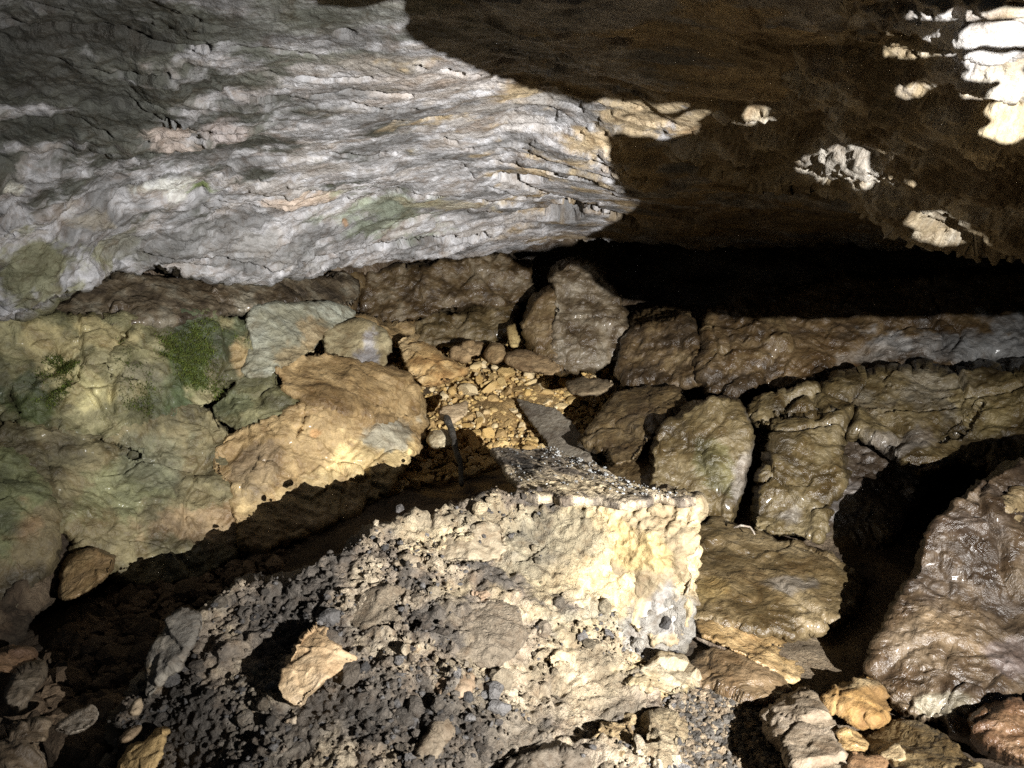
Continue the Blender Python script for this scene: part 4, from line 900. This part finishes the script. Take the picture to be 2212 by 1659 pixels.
BED = [(835,750),(900,735),(1000,728),(1090,722),(1120,730),(1190,800),(1240,812),(1345,790),(1345,830),(1290,900),(1250,960),(1320,1010),(1330,1040),(1200,1030),(1060,1010),(880,1060),(800,1090),(760,1075),(860,1010),(925,960),(930,880),(880,815),(840,790)]
def bed_z(x, y):
    return 0.22 * sstep(2.6, 3.6, y) * sstep(-1.0, -0.5, x) * sstep(1.1, 0.6, x)
def bed_point(u, v):
    z = 0.0
    for _ in range(12):
        t = float(t_of_z(u, v, z)); p = P(np.array(u), np.array(v), np.array(t)); 
        z = 0.6 * z + 0.4 * float(bed_z(p[0], p[1]))
    return p
n_ind = 0; placed = []
tries = 0
BIG = [(1010,850,40,"larger gravel stone right below the orange tan wedge stone"),(1040,905,34,"larger gravel stone in the middle of the gravel bed"),(1240,872,34,"larger gravel stone touching the right side of the grey slab"),
       (1092,812,36,"larger gravel stone just under the brown flat stone"),(1065,868,30,"larger gravel stone near the upper tip of the grey slab"),(1172,840,34,"larger gravel stone between the grey slab and the rock column"),(1150,965,30,"larger gravel stone at the left edge of the grey slab")]
def gravel(u, v, size, label, rsx):
    p = bed_point(float(u), float(v))
    me = GMESH[rsx.randint(len(GMESH))]
    o = link("gravel_stone", me, None, label=label, cat="stone", group="stones of the gravel bed")
    o.location = (p[0], p[1], p[2] + size * 0.2)
    o.rotation_euler = (rsx.uniform(-.5, .5), rsx.uniform(-.5, .5), rsx.uniform(0, 6.28))
    o.scale = (size,) * 3
    return p
LBL_SM = "small broken ochre stone in the gravel bed between the walls"
for (u, v, ru, lab) in BIG:
    d = float(t_of_z(u, v, 0.05)); gravel(u, v, ru * 0.62 * min(d, 3.4) / F, lab, rs); placed.append((u, v, ru * .7))
while n_ind < 275 and tries < 9000:
    tries += 1
    u, v = rs.uniform(740, 1350), rs.uniform(722, 1090)
    if not inside(BED, np.array([u]), np.array([v]))[0]: continue
    s = rs.choice([0.019, 0.024, 0.031, 0.042], p=[.3, .33, .25, .12])
    px = s * F / 2.8
    if any(abs(u - a) < (px + b) * 0.50 and abs(v - c) < (px + b) * 0.26 for a, c, b in placed): continue
    gravel(u, v, s, LBL_SM, rs); placed.append((u, v, px)); n_ind += 1
print("gravel individuals", n_ind)

def scatter(name, pts, sizes, cols, mat, label, nvar=14, seed=1, flat=0.7, cuts=4, kind="stuff", parent=None, base=None):
    base = base or ICO0; nb = len(base[0])
    r = np.random.RandomState(seed)
    var = [pebble(r, base, cuts, flat) + 0.22 * np.stack([perlin(base[0] * 1.7 + 9.1 * j + 5 * q) for q in range(3)], -1) for j in range(nvar)]
    N = len(pts); V = np.zeros((N, nb, 3)); 
    k = r.randint(nvar, size=N)
    ang = r.uniform(0, 6.28, (N, 3))
    for i in range(N):
        v = var[k[i]]
        ca, sa = math.cos(ang[i, 0]), math.sin(ang[i, 0]); cb, sb = math.cos(ang[i, 1]), math.sin(ang[i, 1])
        Rz = np.array([[ca, -sa, 0], [sa, ca, 0], [0, 0, 1]]); Rx = np.array([[1, 0, 0], [0, cb, -sb], [0, sb, cb]])
        V[i] = v @ (Rz @ Rx).T * sizes[i] + pts[i]
    T = (base[1][None] + nb * np.arange(N)[:, None, None]).reshape(-1, 3)
    me = mk_mesh(name, V.reshape(-1, 3), np.zeros((0, 4)), T, smooth=False)
    set_col(me, np.repeat(cols, nb, axis=0))
    return link(name, me, mat, label=label, kind=kind, parent=parent)
# fine gravel between the stones
pts, szs, cls = [], [], []
gc = np.array(GRAVEL_COLS)
while len(pts) < 1800:
    u, v = rs.uniform(740, 1350), rs.uniform(722, 1090)
    if not inside(BED, np.array([u]), np.array([v]))[0]: continue
    p = bed_point(u, v); s = rs.uniform(0.005, 0.014)
    pts.append(p + np.array([0, 0, rs.uniform(0, .012)])); szs.append(s); cls.append(gc[rs.randint(len(gc))] * rs.uniform(.6, 1.1))
scatter("fine_gravel", np.array(pts), np.array(szs), np.array(cls), M_STONE, "fine ochre gravel filling the bed between the stones")

pts, szs = [], []
while len(pts) < 900:
    u, v = rs.uniform(60, 950), rs.uniform(1060, 1640)
    if not inside([(900,1050),(950,1090),(560,1240),(400,1340),(280,1500),(220,1640),(60,1640),(60,1500),(150,1320),(300,1240),(560,1180)], np.array([u]), np.array([v]))[0]: continue
    pts.append(P(np.array(u), np.array(v), t_of_z(u, v, -0.05))); szs.append(float(np.exp(rs.normal(math.log(0.013), 0.55))))
pts = np.array(pts); szs = np.clip(szs, 0.004, 0.05)
scatter("trench_rubble", pts, szs, np.array([0.14, 0.10, 0.065]) * rs.uniform(.5, 1.6, (len(pts), 1)), M_DIRT, "dark brown rubble in the shaded trench left of the heap", seed=12, base=ICO1)

# crumbs of earth over the heap
fr = np.arange(len(MPOS)) < MN
front = np.where(fr & (MUV[:, 1] < 1760) & (MUV[:, 0] > 200))[0]
wgt = np.ones(len(front))
MCOL = np.zeros((len(MPOS), 4), np.float32); mound.data.color_attributes["albedo"].data.foreach_get("color", MCOL.ravel())
BLK = [(1170,1060),(1520,1060),(1510,1400),(1400,1400),(1170,1180)]
def crumbs(name, count, med, sig, lo, hi, label, seed, thr, base=ICO0):
    pick = rs.choice(front, count, p=wgt / wgt.sum())
    pp = MPOS[pick] + rs.randn(count, 3) * 0.004
    mask = fbm(pp * 5 + 12, 3) + 0.25 * fbm(pp * 20 + 3, 2)
    keep = (mask > thr + rs.randn(count) * 0.05) | (rs.rand(count) < 0.12)
    keep &= ~(inside(BLK, MUV[pick][:, 0], MUV[pick][:, 1]) & (rs.rand(count) < 0.93))
    keep &= ~(inside([(930,1120),(1180,1080),(1500,1060),(1490,1600),(1180,1640),(1000,1400)], MUV[pick][:, 0], MUV[pick][:, 1]) & (mask < 0.18) & (rs.rand(count) < 0.8))
    pick = pick[keep]; pp = pp[keep]; n = len(pick)
    sz = np.exp(rs.normal(math.log(med), sig, n)).clip(lo, hi)
    cl = MCOL[pick, :3] * rs.uniform(0.45, 1.25, (n, 1))
    dk = rs.rand(n, 1) < 0.22
    cl = np.where(dk, np.array([0.07, 0.067, 0.066]) * rs.uniform(.6, 1.9, (n, 1)), cl)
    return scatter(name, pp + MNRM[pick] * (sz * 0.25)[:, None], sz, cl, M_DIRT, label, seed=seed, base=base)
crumbs("dirt_crumbs", 13000, 0.0031, 0.55, 0.0013, 0.011, "small dark and tan earth crumbs strewn over the dirt heap", 5, -0.02)
crumbs("dirt_clods", 520, 0.0095, 0.45, 0.004, 0.024, "larger earth clods strewn over the dirt heap", 9, 0.0, ICO1)

# white crumbs on the board and dark crumbs on the floor right of the heap
k = rs.choice(BNF, 1500); pb = BP[k] + BN * 0.003 + rs.randn(1500, 3) * 0.002
dl, _ = polydist([(1195,970),(1262,998),(1402,1062),(1500,1080)], BUV[k])
sel = rs.rand(1500) < np.where(fbm(pb * 30, 2) > 0.0, 1, .3) * (0.08 + 0.92 * (1 - sstep(8, 42, dl)))
cb = np.array([0.30, 0.31, 0.315]) * rs.uniform(.3, 1.2, (1500, 1))
scatter("white_crumbs", pb[sel], np.exp(rs.normal(math.log(.0024), .5, 1500)).clip(.001, .007)[sel], cb[sel], M_STONE, "whitish crumbs strewn along the rotten board", seed=6, flat=0.4, cuts=7)
pts = []
while len(pts) < 2600:
    u, v = rs.uniform(1440, 1800), rs.uniform(1440, 1700)
    if not inside([(1490,1470),(1560,1490),(1640,1520),(1680,1600),(1720,1700),(1450,1700),(1430,1540)], np.array([u]), np.array([v]))[0]: continue
    pts.append(P(np.array(u), np.array(v), t_of_z(u, v, 0.005)))
pts = np.array(pts); cc = np.where(rs.rand(len(pts), 1) < .45, np.array([0.17, 0.135, 0.095]), np.array([0.075, 0.068, 0.06])) * rs.uniform(.4, 1.8, (len(pts), 1))
scatter("dark_crumbs", pts, np.exp(rs.normal(math.log(0.0055), 0.6, len(pts))).clip(.002, .011), cc, M_DIRT, "dark grey earth crumbs on the floor right of the heap", seed=8)

# ------------------------------------------------------------------ the added shadow lip beside the headlamp
# Added out of view, cut to shape the shade on ceiling and back wall.
DARK = [(868,-900),(868,80),(960,130),(1120,190),(1250,225),(1330,262),(1306,300),(1312,330),(1310,380),(1330,420),(1372,450),(1300,490),(1220,528),(1070,545),(1110,575),(1150,592),(1205,572),(1262,582),(1292,632),(1350,652),(1450,672),(1600,692),(1900,690),(2212,682),(2900,700),(2900,-900)]
HOLES = [[(1262,222),(1340,220),(1440,226),(1540,238),(1495,262),(1505,285),(1420,300),(1380,296),(1310,268)],[(1612,238),(1635,222),(1652,240),(1640,272),(1605,270)],
         [(1735,345),(1800,325),(1888,308),(1880,335),(1866,358),(1898,385),(1872,412),(1800,400)],[(1958,485),(1985,448),(2040,470),(2102,505),(2104,545),(2040,535),(1990,515)],
         [(2125,290),(2140,215),(2165,165),(2260,140),(2260,260),(2175,308)],[(1898,70),(1990,58),(2100,62),(2280,25),(2280,120),(2190,150),(2130,180),(2090,165),(2110,140),(2030,110)],
         [(1890,5),(1960,28),(2120,30),(2250,5),(2250,25),(2100,46),(1960,45)],[(1912,106),(1990,112),(2020,130),(1960,142)],[(1930,188),(1965,182),(2012,180),(1985,205),(1950,215)],[(1990,155),(2015,160),(2005,175)]]
def build_shadow_lip():
    bpy.context.view_layer.update()
    dg = bpy.context.evaluated_depsgraph_get()
    D0 = 0.45
    import time; _t0 = time.time()
    xs = np.concatenate([np.linspace(-0.40, 0.36, 300), np.linspace(0.37, 0.60, 16)]); zs = np.concatenate([np.linspace(-0.07, 0.20, 170), np.linspace(0.206, 0.56, 40)])
    X, Z = np.meshgrid(xs, zs)
    dirs = np.stack([X.ravel(), np.full(X.size, D0), Z.ravel()], -1)
    U = np.full(X.size, 99999.0); V = np.full(X.size, -99999.0)
    o = Vector(LAMP); HIT = {}
    for k, d in enumerate(dirs):
        hit, loc, *_ = scene.ray_cast(dg, o, Vector(d).normalized())
        if hit:
            HIT[k] = loc
    print('raycast', time.time() - _t0)
    ks = np.array(list(HIT.keys())); hp = np.array([tuple(x) for x in HIT.values()])
    uu, vv, ff = project(hp); ok = ff > 0
    U[ks[ok]], V[ks[ok]] = uu[ok], vv[ok]
    m = inside(DARK, U, V)
    sn = fbm(np.stack([U / 190.0, V / 20.0 + U / 230.0, U * 0 + 2.0], -1), 5, gain=0.6)
    for j, h in enumerate(HOLES): m &= ~(inside(h, U, V) & ((sn > -0.13) if j > 4 else (sn > -0.34)))
    m |= inside([(640,-400),(652,0),(690,15),(745,25),(790,20),(812,6),(868,4),(868,-400)], U, V)
    m |= (V < -850)
    m = m.reshape(X.shape)
    # smooth the shadow mask over neighbouring cells
    k3 = sum(np.roll(np.roll(m.astype(float), a, 0), b, 1) for a in (-1, 0, 1) for b in (-1, 0, 1)) / 9
    m = k3 > 0.5
    r, c = np.where(m[:-1, :-1] & m[1:, :-1] & m[:-1, 1:] & m[1:, 1:])
    W = X.shape[1]
    q = np.stack([r * W + c, r * W + c + 1, (r + 1) * W + c + 1, (r + 1) * W + c], -1)
    used, inv = np.unique(q, return_inverse=True); q = inv.reshape(-1, 4)
    d = dirs[used].copy()
    e = np.concatenate([q[:, [0, 1]], q[:, [1, 2]], q[:, [2, 3]], q[:, [3, 0]]])
    key = np.sort(e, 1); kk = key[:, 0].astype(np.int64) * len(used) + key[:, 1]
    _, idx, cnt = np.unique(kk, return_index=True, return_counts=True)
    rim_e = e[idx[cnt == 1]]; rv = np.unique(rim_e)
    deg = np.bincount(rim_e.ravel(), minlength=len(used)).astype(float)
    for _ in range(2):                       # smoothed, not stepped, outline
        acc = np.zeros_like(d)
        for a_, b_ in ((0, 1), (1, 0)):
            for ax in range(3): acc[:, ax] += np.bincount(rim_e[:, a_], d[rim_e[:, b_], ax], len(used))
        d[rv] = 0.5 * d[rv] + 0.5 * acc[rv] / deg[rv][:, None]
    d[rv] += (0.0022 * np.stack([perlin(d[rv] * 120 + 5), np.zeros(len(rv)), perlin(d[rv] * 120 + 55)], -1))
    n = len(used)
    a = LAMP + d * (1 + 0.02 * fbm(d * 22, 3))[:, None]
    b = LAMP + d * (1.14 + 0.03 * fbm(d * 25 + 9, 3))[:, None]
    # side walls along open edges
    e = np.concatenate([q[:, [0, 1]], q[:, [1, 2]], q[:, [2, 3]], q[:, [3, 0]]])
    key = np.sort(e, 1); kk = key[:, 0].astype(np.int64) * n + key[:, 1]
    _, idx, cnt = np.unique(kk, return_index=True, return_counts=True)
    be = e[idx[cnt == 1]]
    side = np.stack([be[:, 0], be[:, 1], be[:, 1] + n, be[:, 0] + n], -1)
    pos = np.concatenate([a, b]); quads = np.concatenate([q[:, ::-1], q + n, side])
    me = mk_mesh("shadow_lip", pos, quads); set_col(me, paint(pos, pos[:, :2], BROWN, (), 9))
    return link("shadow_lip", me, M_CEIL, parent=ceiling)
lip = build_shadow_lip()
